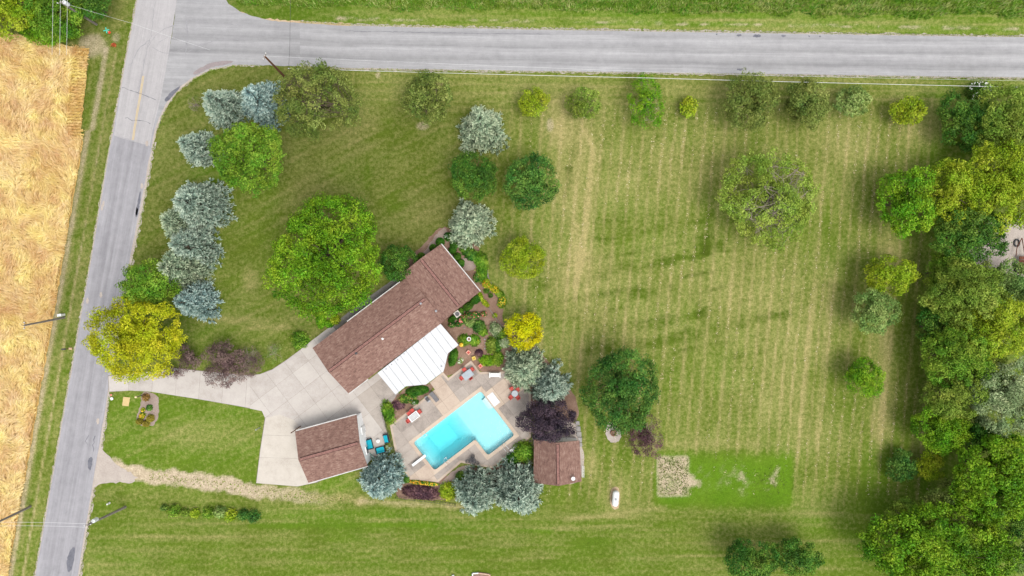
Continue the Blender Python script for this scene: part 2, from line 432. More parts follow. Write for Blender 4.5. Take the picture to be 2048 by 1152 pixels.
def build_lawn():
    nx = int(2 * GX / GS) + 1; ny = int(2 * GY / GS) + 1
    x = np.linspace(-GX, GX, nx); y = np.linspace(-GY, GY, ny)
    X, Y = np.meshgrid(x, y); PX = X / S + 1024; PY = 576 - Y / S
    sg = lambda t: 1 / (1 + np.exp(-np.clip(t, -30, 30)))
    sm = lambda e0, e1, t: (lambda q: q * q * (3 - 2 * q))(np.clip((t - e0) / (e1 - e0), 0, 1))
    N1 = fbm(PX / 160, PY / 160, 1); N2 = fbm(PX / 45, PY / 45, 11); N3 = fbm(PX / 14, PY / 14, 21, 3)
    NV = fbm(PX / 9, PY / 70, 31, 3)         # streaks running north-south
    NH = fbm(PX / 110, PY / 8, 41, 3)        # streaks running east-west
    east = sg((PX - 985) / 28) * sg((1005 - PY - 0.0 * PX) / 10) * sg((PY - 215) / 22) * sg((1890 - PX) / 10)
    south = sg((PY - 1003 + (PX < 1150) * 0) / 10) * sg((PX - 170) / 10)
    north = sg((215 - PY) / 16) * sg((PX - 700) / 40)
    front = np.clip(1 - east - south - north, 0, 1)
    # mower lines
    ph = (PX + 0.095 * PY + 10 * (N1 - 0.5)) / 20.5
    tri = np.abs((ph % 1) - 0.5) * 2
    lines = sm(0.55, 1.0, tri)
    ph2 = (PX + 0.095 * PY) / 41.0; wide = np.abs((ph2 % 1) - 0.5) * 2
    dE = 0.17 + 0.5 * lines * (0.25 + 1.1 * NV) * (0.35 + 0.9 * N1) + 0.55 * (N1 - 0.45) + 0.35 * (N2 - 0.5) + 0.3 * (NV - 0.5) + 0.12 * (wide - 0.5)
    phs = (PY + 0.015 * PX + 12 * (N1 - 0.5)) / 27.0; ts = np.abs((phs % 1) - 0.5) * 2
    dS = 0.13 + 0.3 * sm(0.6, 1, ts) * NH + 0.45 * (NH - 0.5) + 0.4 * (N1 - 0.5) + 0.15 * (N2 - 0.5)
    dN = 0.24 + 0.5 * (NH - 0.5) + 0.25 * sm(0.5, 1, np.abs((((PY - 0.016 * PX) / 17) % 1) - 0.5) * 2) + 0.3 * (N2 - 0.5)
    q = PX * 0.45 + PY * 0.9; phf = (q + 14 * (N1 - 0.5)) / 24.0; tf = np.abs((phf % 1) - 0.5) * 2
    NF = fbm((PX * 0.9 - PY * 0.45) / 80, q / 9, 51, 3)
    dF = 0.17 + 0.10 * sm(0.5, 1, tf) + 0.35 * (NF - 0.5) + 0.4 * (N1 - 0.5) + 0.3 * (N2 - 0.5)
    dry = east * dE + south * dS + north * dN + front * dF
    lush = 0.25 + 0.5 * (N1 - 0.5) + 0.8 * (N2 - 0.5) - 0.2 * dry + 0.14 * south
    lush = lush + east * (0.10 * (1 - lines)) - 0.12 * front * (PX > 560) * (PY < 480)
    bare = np.zeros_like(PX); dk = np.zeros_like(PX)
    def el(cx, cy, rx, ry, soft=1.0, n=0.35):
        d = np.hypot((PX - cx) / rx, (PY - cy) / ry) + n * (N2 - 0.5) * 2
        return sm(1 + 0.35 * soft, 1 - 0.35 * soft, d)
    def seg(pts, w, n=0.4):
        best = np.full(PX.shape, 1e9)
        for (x0, y0), (x1, y1) in zip(pts[:-1], pts[1:]):
            dx, dy = x1 - x0, y1 - y0; t = np.clip(((PX - x0) * dx + (PY - y0) * dy) / (dx * dx + dy * dy), 0, 1)
            best = np.minimum(best, np.hypot(PX - x0 - t * dx, PY - y0 - t * dy))
        return np.clip(1 - best / w + n * (N3 - 0.5) * 2, 0, 1) * (best < w * 1.5)
    # worn and dry places of the east lawn
    for a in ((1150, 330, 40, 130, .30), (1165, 560, 60, 70, .28), (1110, 250, 25, 45, .35), (1300, 330, 160, 90, .16), (1350, 560, 200, 90, .12), (1240, 690, 110, 60, .15),
              (1560, 620, 180, 120, .15), (1620, 330, 90, 70, .18), (1765, 700, 26, 70, .3), (1765, 830, 22, 60, .45), (1780, 505, 20, 40, .35), (1700, 280, 60, 40, .2), (1480, 840, 200, 60, .12),
              (1400, 890, 120, 12, .25), (1840, 260, 40, 30, .2)):
        dry += a[4] * el(*a[:4], 2.0)
    for pts, w, k in (([(1172, 262), (1186, 300), (1178, 400), (1166, 520), (1150, 570)], 9, .55), ([(1155, 450), (1150, 600)], 7, .4), ([(1116, 245), (1096, 300)], 8, .3),
                      ([(1782, 500), (1776, 600), (1768, 760), (1757, 880)], 9, .35), ([(1634, 560), (1612, 760), (1594, 930)], 5, .35), ([(1660, 560), (1640, 780), (1630, 900)], 5, .3)):
        dry += k * seg(pts, w)
    # greener wheel tracks crossing the lines
    for pts, w, k in (([(1070, 575), (1180, 552), (1300, 530), (1405, 505), (1440, 490)], 8, .75), ([(1195, 475), (1300, 460), (1405, 440)], 6, .5), ([(1402, 512), (1412, 470), (1424, 420)], 8, .7),
                      ([(1180, 700), (1300, 690), (1400, 665), (1500, 640), (1580, 628)], 8, .7), ([(1230, 660), (1340, 645), (1420, 620)], 6, .5), ([(1265, 590), (1345, 575)], 9, .6), ([(1395, 615), (1410, 650)], 9, .55),
                      ([(1140, 600), (1290, 580)], 6, .35), ([(1138, 345), (1150, 300), (1155, 260)], 6, .55), ([(1130, 395), (1140, 340)], 6, .5), ([(1200, 335), (1260, 340)], 8, .3), ([(1560, 600), (1700, 570)], 7, .25)):
        t_ = np.clip(seg(pts, w * 1.7, 1.0) * np.clip(3.5 * (N2 - .3), 0, 1.3), 0, 1); dry -= .42 * k * t_; lush -= 0.1 * t_; dk += .3 * k * t_
    # crossing passes: broken, slightly tilted bands over the middle of the field
    zone = el(1330, 580, 290, 170, 2.4) ; phx = (PY + .2 * PX + 16 * (N1 - .5)) / 36.0; bx = sm(.62, 1, np.abs((phx % 1) - .5) * 2)
    brk = np.clip(3.0 * (fbm(PX / 55, PY / 14, 181, 3) - .42), 0, 1); t_ = zone * bx * brk; dk += .26 * t_; dry -= .16 * t_
    # front lawn: darker rings and spots
    for a in ((790, 410, 16, 10), (790, 405, 30, 18), (735, 350, 8, 30), (745, 275, 20, 12), (770, 250, 12, 20), (690, 345, 40, 25)):
        t_ = el(*a, 2.4, .9); dry -= 0.12 * t_; lush += 0.1 * t_
    for a in ((720, 250, 40, 40, .2), (600, 420, 40, 60, .12), (500, 560, 16, 26, .35), (850, 420, 60, 30, .12), (470, 640, 60, 8, .3), (540, 655, 50, 6, .3)):
        dry += a[4] * el(*a[:4], 1.8)
    lush += 0.6 * el(415, 350, 38, 22, 1.5) + 0.35 * el(380, 640, 70, 60, 2) + 0.3 * el(470, 700, 80, 40, 2)
    # lower left lawn is kept greener
    ll = sg((PX - 205) / 6) * sg((530 - PX) / 6) * sg((PY - 788) / 6) * sg((975 - PY) / 6)
    lush += 0.32 * ll; dry -= 0.12 * ll; dry += 0.25 * ll * el(400, 870, 90, 30, 2)
    lush += 0.5 * el(660, 965, 70, 22, 1.5) + 0.3 * el(620, 1030, 200, 14, 2) + 0.25 * el(930, 1040, 120, 14, 2)
    # drill-seeded rectangle with bare straw
    R_ = sg((PX - 1312) / 4) * sg((1586 - PX) / 3) * sg((PY - 912 - 0.0 * PX) / 7) * sg((1012 - PY) / 4)
    lush = lush * (1 - R_) + R_ * (0.95 + 0.5 * (N2 - 0.5)); dry = dry * (1 - R_) + R_ * (-0.25 + 0.5 * (N3 - .5))
    R2 = sg((PX - 1315) / 1.6) * sg((1377 - PX) / 2.0) * sg((PY - 912) / 1.6) * sg((992 - PY) / 2.0)
    bare += R2 * (0.35 + 0.9 * N3)
    bare += (0.7 * el(1387, 970, 10, 18, 2, 1) + 0.5 * el(1490, 955, 10, 28, 2, 1) + 0.8 * el(1546, 968, 9, 16, 2, 1) + 0.6 * el(1560, 940, 7, 18, 2, 1) + 0.3 * el(1440, 950, 50, 26, 2, 1)) * np.clip(3.2 * (N3 - .45), 0, 1)
    # rank grass along the woods
    lush += 0.6 * sg((PX - 1862 + 0.03 * PY) / 8) * sg((PY - 170) / 8) + 0.4 * el(1780, 960, 60, 70, 2)
    lush += 0.25 * el(1700, 1050, 140, 60, 2)
    # dirt lane from the west road
    lane = seg([(205, 925), (260, 945), (330, 955), (430, 966), (520, 982), (620, 995), (720, 1000)], 18, .5)
    fade = np.clip((690 - PX) / 220, 0.05, 1)
    bare += np.clip(lane * 2.0, 0, 1) * (1.1 * fade); dry += 0.6 * lane
    lane2 = seg([(720, 1002), (830, 1008), (930, 1014)], 9, .6); dry += 0.55 * lane2; bare += .25 * lane2
    dry += 0.3 * seg([(880, 1054), (1100, 1058), (1300, 1050)], 6) + 0.35 * seg([(1130, 1040), (1330, 1015)], 9) + 0.3 * seg([(900, 1034), (950, 1036)], 5)
    t_ = seg([(500, 1052), (800, 1050), (1100, 1062)], 8); lush += 0.3 * t_; dry -= .2 * t_
    t_ = el(1180, 1092, 34, 16, 2.5, .9); lush += .15 * t_; dry -= .15 * t_
    # west verge, with a pale dry ditch line
    wv = sg((PY * -0.182 + 270 - PX + 8) / 3) ; lush += 0.12 * wv; dry += wv * (0.05 + 0.5 * (fbm((PX + 0.18 * PY) / 6, PY / 120, 61, 3) - 0.5))
    ditch = np.exp(-((PX - (231 - 0.178 * (PY - 110))) / 2.2) ** 2) * (PY > 105) * (PX < 260); bare += 0.35 * ditch * N2 * 1.5; dry += 0.5 * ditch
    fedge = np.exp(-((PX - (172 - 0.175 * (PY - 262) + np.where(PY < 262, 12, 4))) / 6.0) ** 2) * (PY > 95); bare += 0.55 * fedge * (0.5 + N3); dry += 0.3 * fedge
    thk = el(185, 90, 26, 22, 1.3); bare += .6 * thk; dry += .3 * thk; bare += .4 * el(232, 75, 9, 10, 1.2)
    # strip north of the road
    ns = sg((62 - PY + 0.016 * (PX - 1024)) / 3) * (PX > 430); lush += 0.55 * ns; dry -= 0.1 * ns
    edge_n = 58 + 0.016 * (PX - 1024)
    b_ = np.exp(-((PY - (edge_n - 16)) / 4.0) ** 2) * (PX > 620); bare += b_ * np.clip(2.4 * (fbm(PX / 22, PY / 8, 71, 3) - 0.45), 0, .75)
    # bare collars: spruces, pole, tank, pit
    for a in ((846, 252, 12, 8), (572, 163, 9, 6), (1100, 250, 8, 14), (935, 480, 30, 20), (756, 150, 6, 8)):
        bare += .5 * el(*a, 1.2)
    dry += 0.2 * el(1232, 1000, 30, 40, 2) + .35 * el(1180, 930, 20, 30, 2)
    keep_f = np.ones((ny - 1, nx - 1), bool)
    cx = (PX[:-1, :-1] + PX[1:, 1:]) / 2; cy = (PY[:-1, :-1] + PY[1:, 1:]) / 2
    keep_f &= ~poly_mask(cx, cy, [puv(-4, -4), puv(190, -4), puv(190, 116), puv(99, 116), puv(99, 75), puv(-4, 75)])
    idx = np.arange(nx * ny).reshape(ny, nx)
    F = np.stack([idx[:-1, :-1], idx[:-1, 1:], idx[1:, 1:], idx[1:, :-1]], -1)[keep_f]
    Z = np.zeros_like(X)
    me = np_mesh('lawn', np.stack([X, Y, Z], -1).reshape(-1, 3), F,
                 dict(dens=np.clip(1 - front * (.19 + .3 * (N1 - .5)) * sg((700 - PY) / 40) - .06 * south - dk, .5, 1).ravel(), dry=np.clip(dry, -0.3, 1.1).ravel(), lush=np.clip(lush, -0.2, 1.1).ravel(), bare=np.clip(bare, 0, 1).ravel()))
    o = link('lawn', me, LAWN); tag(o, kind='structure')
build_lawn()
mb = MB(); BIG = 900
for a in ((-BIG, -BIG, BIG, -GY), (-BIG, GY, BIG, BIG), (-BIG, -GY, -GX, GY), (GX, -GY, BIG, GY)):
    mb.flat([(a[0], a[1]), (a[2], a[1]), (a[2], a[3]), (a[0], a[3])], 0)
gnd = tag(mb.build('ground', LAWN), kind='structure')
for a_, v_ in (('dens', .9), ('dry', .2), ('lush', .3), ('bare', 0.0)):
    at = gnd.data.attributes.new(a_, 'FLOAT', 'POINT'); at.data.foreach_set('value', np.full(len(gnd.data.vertices), v_, np.float32))

# ------------------------------------------------------------------ roads
def jitter(pts, amp, step, closed=False, seed=0):
    """resample a pixel polyline and wobble it a little"""
    r = np.random.default_rng(seed); out = []
    n = len(pts); rngp = range(n if closed else n - 1)
    for i in rngp:
        (x0, y0), (x1, y1) = pts[i], pts[(i + 1) % n]
        k = max(1, int(math.hypot(x1 - x0, y1 - y0) / step))
        for j in range(k):
            t = j / k; out.append((x0 + (x1 - x0) * t + r.normal() * amp, y0 + (y1 - y0) * t + r.normal() * amp))
    if not closed: out.append(pts[-1])
    return out
def smooth_poly(pts, it=2, closed=True):
    for _ in range(it):
        q = []; n = len(pts)
        for i in range(n if closed else n - 1):
            a, b = pts[i], pts[(i + 1) % n]
            q += [(a[0] * .75 + b[0] * .25, a[1] * .75 + b[1] * .25), (a[0] * .25 + b[0] * .75, a[1] * .25 + b[1] * .75)]
        pts = q if closed else [pts[0]] + q + [pts[-1]]
    return pts
def wp(pts, z=0): return [tuple(W(p[0], p[1]))[:2] for p in pts]

def road_strip(name, left, right, mat, z, seed, amp=0.5):
    """left/right: edge polylines with matching parameter; builds a strip with along/across attributes"""
    def resample(pl, n):
        d = [0]
        for a, b in zip(pl[:-1], pl[1:]): d.append(d[-1] + math.hypot(b[0] - a[0], b[1] - a[1]))
        t = np.linspace(0, d[-1], n)
        return np.stack([np.interp(t, d, [p[0] for p in pl]), np.interp(t, d, [p[1] for p in pl])], 1), d[-1]
    n = 340
    A, la = resample(left, n); B, lb = resample(right, n)
    r = np.random.default_rng(seed)
    wob = lambda: amp * (fbm(np.arange(n) / 7.0, np.zeros(n), seed + int(r.integers(99)), 4) - 0.5) * 4
    d = norm(np.concatenate([B - A, np.zeros((n, 1))], 1))[:, :2]
    A = A - d * wob()[:, None]; B = B + d * wob()[:, None]
    m = 17; ac = np.linspace(0, 1, m)
    P = A[:, None] * (1 - ac[None, :, None]) + B[:, None] * ac[None, :, None]
    V = np.stack([(P[..., 0] - 1024) * S, (576 - P[..., 1]) * S, np.full(P.shape[:2], z)], -1)
    idx = np.arange(n * m).reshape(n, m)
    F = np.stack([idx[:-1, :-1], idx[1:, :-1], idx[1:, 1:], idx[:-1, 1:]], -1).reshape(-1, 4)
    along = np.repeat(np.linspace(0, la * S, n), m); across = np.tile(ac, n)
    me = np_mesh(name, V.reshape(-1, 3), F, dict(along=along, across=across))
    if me.polygons[0].normal.z < 0: me.flip_normals()
    return tag(link(name, me, mat), kind='structure')

NL = [(600, 46), (700, 52), (1024, 59), (1536, 67), (2048, 75), (2300, 79)]
NR = [(600, 132), (700, 136), (1024, 141), (1536, 148), (2048, 155), (2300, 159)]
WL = [(300, -140), (275, 0), (248, 144), (222, 288), (173, 576), (122, 864), (71, 1152), (48, 1280)]
WR = [(378, -140), (354, 0), (338, 105), (305, 285), (249, 576), (203, 864), (155, 1152), (132, 1280)]
road_n = road_strip('road_north', NL, NR, ROAD_N, 0.030, 3)
road_w = road_strip('road_west', WL, WR, ROAD_W, 0.034, 5)
road_w2 = road_strip('road_resurfaced', [(298.5, -140), (275, 0), (248, 144), (228, 272)], [(378, -140), (354, 0), (338, 105), (322, 195), (306, 260), (300, 292)], ROAD_W2, 0.038, 8, .15)
ap = [(356, -40), (354, 0), (346, 60), (338, 105), (325, 160), (312, 205), (302, 290), (309, 262), (318, 235), (330, 210), (350, 182), (382, 157), (420, 138), (470, 129), (520, 131), (600, 132), (650, 134),
      (650, 50), (600, 46), (540, 41), (505, 33), (478, 22), (458, 8), (446, -8), (444, -40)]
apron = MB().flat(wp(jitter(ap, 0.5, 6, True, 4)), 0.026).build('road_apron', APRON); tag(apron, kind='structure')
# gravel shoulders
def shoulder(pts, w, seed, mat=GRAVEL):
    r = np.random.default_rng(seed)
    p = jitter(pts, 0.6, 5, False, seed)
    o = MB().strip(wp(p), [max(0.06, (w * (0.6 + 0.8 * r.random())) * S) for _ in p], 0.008 + 0.0022 * seed).build('gravel_shoulder', mat); tag(o, kind='structure')
shoulder([(p[0], p[1] - 1) for p in NL], 7, 1); shoulder([(p[0], p[1] + 1) for p in NR], 6, 2)
shoulder([(p[0] - 1, p[1]) for p in WL], 5, 3); shoulder([(305, 285), (280, 420), (249, 576), (220, 740), (204, 864), (186, 960), (155, 1152), (132, 1280)], 13, 4)
shoulder([(302, 300), (312, 258), (322, 232), (334, 209), (354, 181), (385, 156), (422, 137), (472, 128), (520, 129)], 8, 5)
shoulder([(446, -30), (450, 4), (464, 18), (484, 29), (510, 38), (560, 43), (620, 47), (700, 51)], 7, 6, DIRT)
# marks on the roads
def mark(par, pts, w, mat, name='crack', z=0.046, seed=0, amp=0.8):
    p = jitter(pts, amp, 5, False, seed); r = np.random.default_rng(seed + 50)
    ww = [w * S * (0.35 + 1.0 * r.random()) for _ in p]
    MB().strip(wp(p), ww, z).build(name, mat, par)
def blob(par, pts, mat, name='tar_patch', z=0.048, seed=0):
    MB().flat(wp(jitter(smooth_poly(pts, 2), 0.5, 3, True, seed)), z).build(name, mat, par)
for dx in (-1.2, 1.2):
    MB().strip(wp(jitter([(287 + dx, 152), (281 + dx, 190), (274 + dx, 230), (266 + dx, 280)], 0.15, 6, False, 9)), 0.1, 0.046).build('centre_line', YELLOW, road_w)
mark(road_w, [(244, 175), (278, 186), (312, 200)], 1.0, TAR, seed=1); mark(road_w, [(250, 237), (262, 240), (272, 241), (290, 243), (301, 248)], 1.0, TAR, seed=2, amp=1.2)
mark(road_w, [(310, 5), (306, 45), (301, 78)], .9, TARTHIN, seed=3); mark(road_w, [(300, 78), (292, 110), (284, 150), (276, 190)], 1.3, TARTHIN, seed=4); mark(road_w, [(228, 272), (250, 276), (268, 284)], .9, TARTHIN, seed=5)
mark(road_w, [(299, 80), (283, 92), (270, 110), (262, 135)], 1.6, TARTHIN, seed=6); mark(apron, [(336, 55), (352, 50), (368, 55), (378, 68), (377, 82), (366, 98), (345, 107), (325, 106), (305, 95)], .9, TARTHIN, 'skid_mark', seed=7, amp=.3)
mark(apron, [(296, 95), (312, 70), (330, 57), (352, 51)], .9, TARTHIN, 'skid_mark', seed=8, amp=.3); mark(apron, [(318, 85), (340, 72), (360, 66), (374, 72)], .9, TARTHIN, 'skid_mark', seed=9, amp=.3)
mark(apron, [(372, 30), (376, 70), (371, 110)], 1.6, TARTHIN, 'skid_mark', seed=10, amp=.4); mark(apron, [(375, 105), (400, 90), (440, 80), (500, 78)], 1.0, TARTHIN, 'skid_mark', seed=11, amp=.4)
mark(apron, [(372, 38), (420, 48), (480, 50), (560, 54)], 1.0, TARTHIN, 'skid_mark', seed=12, amp=.4)
mark(road_n, [(690, 62), (800, 64), (1000, 68), (1100, 68)], .8, TAR, z=.039, seed=12, amp=.4); mark(road_n, [(720, 99), (800, 101), (880, 102)], .6, TARTHIN, z=.039, seed=13, amp=.3)
blob(apron, [(384, 147), (400, 136), (418, 127), (440, 122), (462, 121), (470, 124), (450, 130), (425, 134), (405, 144), (390, 151)], grain_mat('patch_brown', [(.3, lin((142, 132, 134), .7)), (.7, lin((172, 160, 158), .7))], 7, 1), seed=3)
blob(apron, [(328, 200), (340, 186), (358, 172), (362, 174), (348, 190), (334, 205)], TAR, seed=4)
for i, (x, y, a, b) in enumerate(((1478, 71, 6, 2.2), (1514, 72, 9, 3), (1567, 72, 5, 2), (1618, 72.5, 2, 1), (1640, 73, 2, 1), (1480, 139, 7, 2), (616, 124, 3, 1.5), (1433, 69, 2, 1))):
    blob(road_n, [(x - a, y), (x - a * .5, y - b), (x + a * .6, y - b), (x + a, y), (x + a * .4, y + b), (x - a * .6, y + b)], TAR, z=.039, seed=20 + i)
blob(road_w, [(270, 432), (275, 405), (280, 382), (283, 384), (279, 415), (275, 435)], TAR, seed=31); blob(road_w, [(270, 425), (274, 412), (277, 420), (274, 433)], TAR, z=.048, seed=32)
blob(road_w, [(205, 745), (214, 742), (212, 765), (206, 788), (203, 785)], TARTHIN, seed=33); blob(road_w, [(212, 700), (217, 690), (216, 720), (206, 748), (203, 740)], TARTHIN, z=.048, seed=34)
blob(road_w, [(176, 920), (182, 912), (186, 918), (184, 935), (180, 942), (176, 932)], TAR, seed=35); blob(road_w, [(132, 1125), (140, 1100), (150, 1092), (151, 1105), (144, 1140), (136, 1146)], TAR, seed=36)
mark(road_w, [(190, 872), (188, 885), (187, 903)], 1.6, TAR, seed=37); mark(road_w, [(175, 1000), (171, 1025), (165, 1060), (158, 1090)], .9, TARTHIN, seed=38); mark(road_w, [(178, 870), (172, 882), (176, 890)], 1.0, TAR, seed=39)
blob(road_w, [(220, 135 + 405), (224, 537), (227, 541), (222, 544)], TARTHIN, seed=40); blob(road_w, [(242, 537), (250, 533), (251, 540), (244, 542)], TARTHIN, seed=41)
for i, (x, y) in enumerate(((284, 372), (202, 590), (175, 601), (196, 842), (207, 407), (204, 415), (294, 287))):
    blob(road_w, [(x - 2, y - 5), (x + 2, y - 6), (x + 3, y), (x + 1, y + 7), (x - 3, y + 4)], GRAVEL, name='gravel_spill', seed=60 + i)

# gravel lane mouth (the lane itself is worn into the lawn)
MB().flat(wp(jitter([(202, 893), (212, 905), (235, 930), (262, 945), (275, 955), (266, 967), (236, 964), (200, 968), (186, 975), (190, 935)], 1.0, 5, True, 8)), 0.016).build('gravel_lane_mouth', GRAVEL)['kind'] = 'structure'
MB().flat(wp(jitter([(1945, 440), (2060, 425), (2180, 430), (2200, 560), (2060, 560), (1960, 535), (1935, 500)], 1.5, 8, True, 9)), 0.012).build('gravel_yard', GRAVEL)['kind'] = 'structure'

# ------------------------------------------------------------------ slabs
def clip_half(poly, a, b, c):
    """keep a*x+b*y<=c"""
    out = []; n = len(poly)
    for i in range(n):
        p, q = poly[i], poly[(i + 1) % n]
        dp = a * p[0] + b * p[1] - c; dq = a * q[0] + b * q[1] - c
        if dp <= 0: out.append(p)
        if dp * dq < 0:
            t = dp / (dp - dq); out.append((p[0] + (q[0] - p[0]) * t, p[1] + (q[1] - p[1]) * t))
    return out
def area(poly): return 0.5 * sum(poly[i][0] * poly[(i + 1) % len(poly)][1] - poly[(i + 1) % len(poly)][0] * poly[i][1] for i in range(len(poly)))
def slabs(par, poly, org, ang_uv, us, vs_, mat, z, gap=0.32, skip=None, name='slab', mat2=None):
    """cut a pixel polygon into slabs along u/v grid lines (pixels, frame at org)"""
    (ux, uy), (vx, vy) = ang_uv; nn_ = math.hypot(ux, uy); ux, uy, vx, vy = ux / nn_, uy / nn_, -uy / nn_, ux / nn_
    to = lambda p: ((p[0] - org[0]) * ux + (p[1] - org[1]) * uy, (p[0] - org[0]) * vx + (p[1] - org[1]) * vy)
    fr = lambda p: (org[0] + p[0] * ux + p[1] * vx, org[1] + p[0] * uy + p[1] * vy)
    P = [to(p) for p in poly]
    for u0, u1 in zip(us[:-1], us[1:]):
        for v0, v1 in zip(vs_[:-1], vs_[1:]):
            if skip and skip((u0 + u1) / 2, (v0 + v1) / 2): continue
            g = gap / 2
            q = clip_half(P, -1, 0, -(u0 + g)); q = clip_half(q, 1, 0, u1 - g) if len(q) > 2 else q
            q = clip_half(q, 0, -1, -(v0 + g)) if len(q) > 2 else q; q = clip_half(q, 0, 1, v1 - g) if len(q) > 2 else q
            if len(q) < 3 or abs(area(q)) < 12: continue
            mm = mat2 if (mat2 and mat2[0]((u0 + u1) / 2, (v0 + v1) / 2)) else None
            MB().prism(wp([fr(p) for p in q]), z - 0.08, z).build(name, mm if mm is None else mat2[1], par) if mm else MB().prism(wp([fr(p) for p in q]), z - 0.08, z).build(name, mat, par)
HU = (0.797, -0.604); HV = (0.604, 0.797)     # house axes in the photo

drive = MB().flat(wp([(216, 751), (300, 742), (345, 735), (400, 741), (500, 750), (520, 748), (545, 738), (575, 718), (600, 700), (612, 690), (668, 648), (680, 660), (640, 700), (720, 790), (770, 740), (800, 800), (765, 830), (775, 868), (760, 915), (735, 912), (635, 965), (595, 973), (512, 966), (520, 900), (530, 834), (524, 822), (470, 811), (400, 799), (300, 783), (260, 781), (218, 784)]), 0.035).build('driveway', JOINT)
tag(drive, kind='structure')
run = [(217, 752), (300, 743), (345, 736), (400, 742), (500, 751), (500, 816), (470, 810.5), (400, 798.5), (300, 783), (260, 781), (219, 783)]
slabs(drive, run, (217, 752), ((0.99, 0.07), (-0.07, 0.99)), list(range(-5, 330, 47)), [-40, 90], CONC, 0.05)
main = [(500, 750), (520, 748.5), (545, 739), (575, 719), (600, 700), (612, 690), (666, 649), (680, 660), (640, 700), (710, 780), (770, 735), (800, 790), (765, 826), (775, 868), (762, 912), (735, 915), (700, 860), (600, 864), (530, 835), (524, 822), (500, 817)]
slabs(drive, main, (697, 787), (HU, HV), [-230, -190, -148, -106, -64, -24, 10, 44, 80, 130], [-170, -100, -62, -24, 16, 56, 100, 150], CONC, 0.052, mat2=(lambda u, v: u > 12 and v > 16, CONC_G))
pad = [(531, 836), (560, 829), (588, 840), (600, 856), (620, 960), (634, 964), (596, 972.5), (513, 966), (521, 900)]
slabs(drive, pad, (530, 835), ((1, 0.03), (-0.03, 1)), [-40, 125], [-30, 35, 80, 150], CONC_W, 0.056)
# raised kerb line of worn mortar beside the drive, and the front porch walk
porch = MB().flat(wp([(664, 651), (700, 622), (740, 592), (806, 545), (812, 552), (745, 604), (706, 634), (672, 660)]), 0.04).build('porch_walk', JOINT); tag(porch, kind='structure')
slabs(porch, [(664, 651), (700, 622), (740, 592), (806, 545), (812, 552), (745, 604), (706, 634), (672, 660)], (664, 651), (HU, HV), [-10, 30, 62, 94, 126, 190], [-20, 30], PORCH, 0.08)

# pool deck
CW = 6.5
def in_pool(u, v, m=CW):
    return (-m < u < 171 + m and -m < v < 71 + m) or (103 - m < u < 171 + m and 0 < v < 112 + m) or (171 < u < 193 and 8 < v < 50)
us = [-90, -62, -34, -CW, 22, 51, 80, 103 - CW, 125, 148, 171 + CW, 193, 222, 255, 290]
vv = [-110, -80, -55, -30, -CW, 8, 29, 50, 71 + CW, 95, 112 + CW, 140, 170]
deck = MB()
_P = [((p[0] - PO[0]) * PU[0] + (p[1] - PO[1]) * PU[1], (p[0] - PO[0]) * PV[0] + (p[1] - PO[1]) * PV[1]) for p in DECK_POLY]
for u0, u1 in zip(us[:-1], us[1:]):
    for v0, v1 in zip(vv[:-1], vv[1:]):
        if in_pool((u0 + u1) / 2, (v0 + v1) / 2): continue
        q = _P
        for hp in ((-1, 0, -u0), (1, 0, u1), (0, -1, -v0), (0, 1, v1)):
            if len(q) > 2: q = clip_half(q, *hp)
        if len(q) > 2 and abs(area(q)) > 1: deck.flat(wp([puv(*p) for p in q]), 0.03)
deck_pad = deck.build('pool_deck', JOINT); tag(deck_pad, kind='structure')
slabs(deck_pad, DECK_POLY, PO, (PU, PV), us, vv, DECK, 0.06, 0.3, skip=in_pool,
      mat2=(lambda u, v: (80 < u < 125 and v < 0) or (u > 171 and 8 < v < 50) or (u < 0 and v > 60) or (u > 200 and v > 8 and v < 30), DECK_T))
# tan border course round the outside
def border(par, poly, w, z0, z1, mat, name):
    n = len(poly); sgn = 1 if area(poly) > 0 else -1
    for i in range(n):
        a, b = poly[i], poly[(i + 1) % n]; p0 = poly[i - 1]; n2 = poly[(i + 2) % n]
        def off(p, q, r):
            d1 = Vector((q[0] - p[0], q[1] - p[1])).normalized(); d2 = Vector((r[0] - q[0], r[1] - q[1])).normalized()
            n1 = Vector((-d1.y, d1.x)) * sgn; m2 = Vector((-d2.y, d2.x)) * sgn
            bis = (n1 + m2).normalized(); return (q[0] + bis.x * w / max(0.35, bis.dot(n1)), q[1] + bis.y * w / max(0.35, bis.dot(n1)))
        ia = off(p0, a, b); ib = off(a, b, n2)
        MB().prism(wp([a, b, ib, ia]), z0, z1).build(name, mat, par)
border(deck_pad, DECK_POLY, 4.2, -0.02, 0.075, DECK_T, 'border_course')

# pool: liner, coping, water, steps
pool = empty('swimming_pool', W(*puv(90, 50)), 'L-shaped turquoise swimming pool with tan coping', 'pool')
def depth(u, v):
    if u > 104: return -1.05 - 0.1 * (171 - u) / 67
    e = min(1, max(0, (u - 2) / 22)) * min(1, max(0, v / 17)) * min(1, max(0, (71 - v) / 17))
    t = 1 - min(1, max(0, (u - 70) / 34))
    return -1.15 - 1.5 * min(e, t)
ug = [0, 6, 12, 18, 24, 40, 55, 70, 80, 90, 103, 115, 130, 150, 171]; vg = [0, 6, 12, 17, 35, 54, 60, 66, 71, 85, 100, 112]
lin_mb = MB(); vid = {}
def vert(u, v):
    if (u, v) not in vid:
        p = W(*puv(u, v)); vid[(u, v)] = len(lin_mb.v); lin_mb.v.append((p.x, p.y, depth(u, v)))
    return vid[(u, v)]
for u0, u1 in zip(ug[:-1], ug[1:]):
    for v0, v1 in zip(vg[:-1], vg[1:]):
        if v0 >= 71 and u1 <= 103: continue
        lin_mb.f.append((vert(u0, v1), vert(u1, v1), vert(u1, v0), vert(u0, v0)))
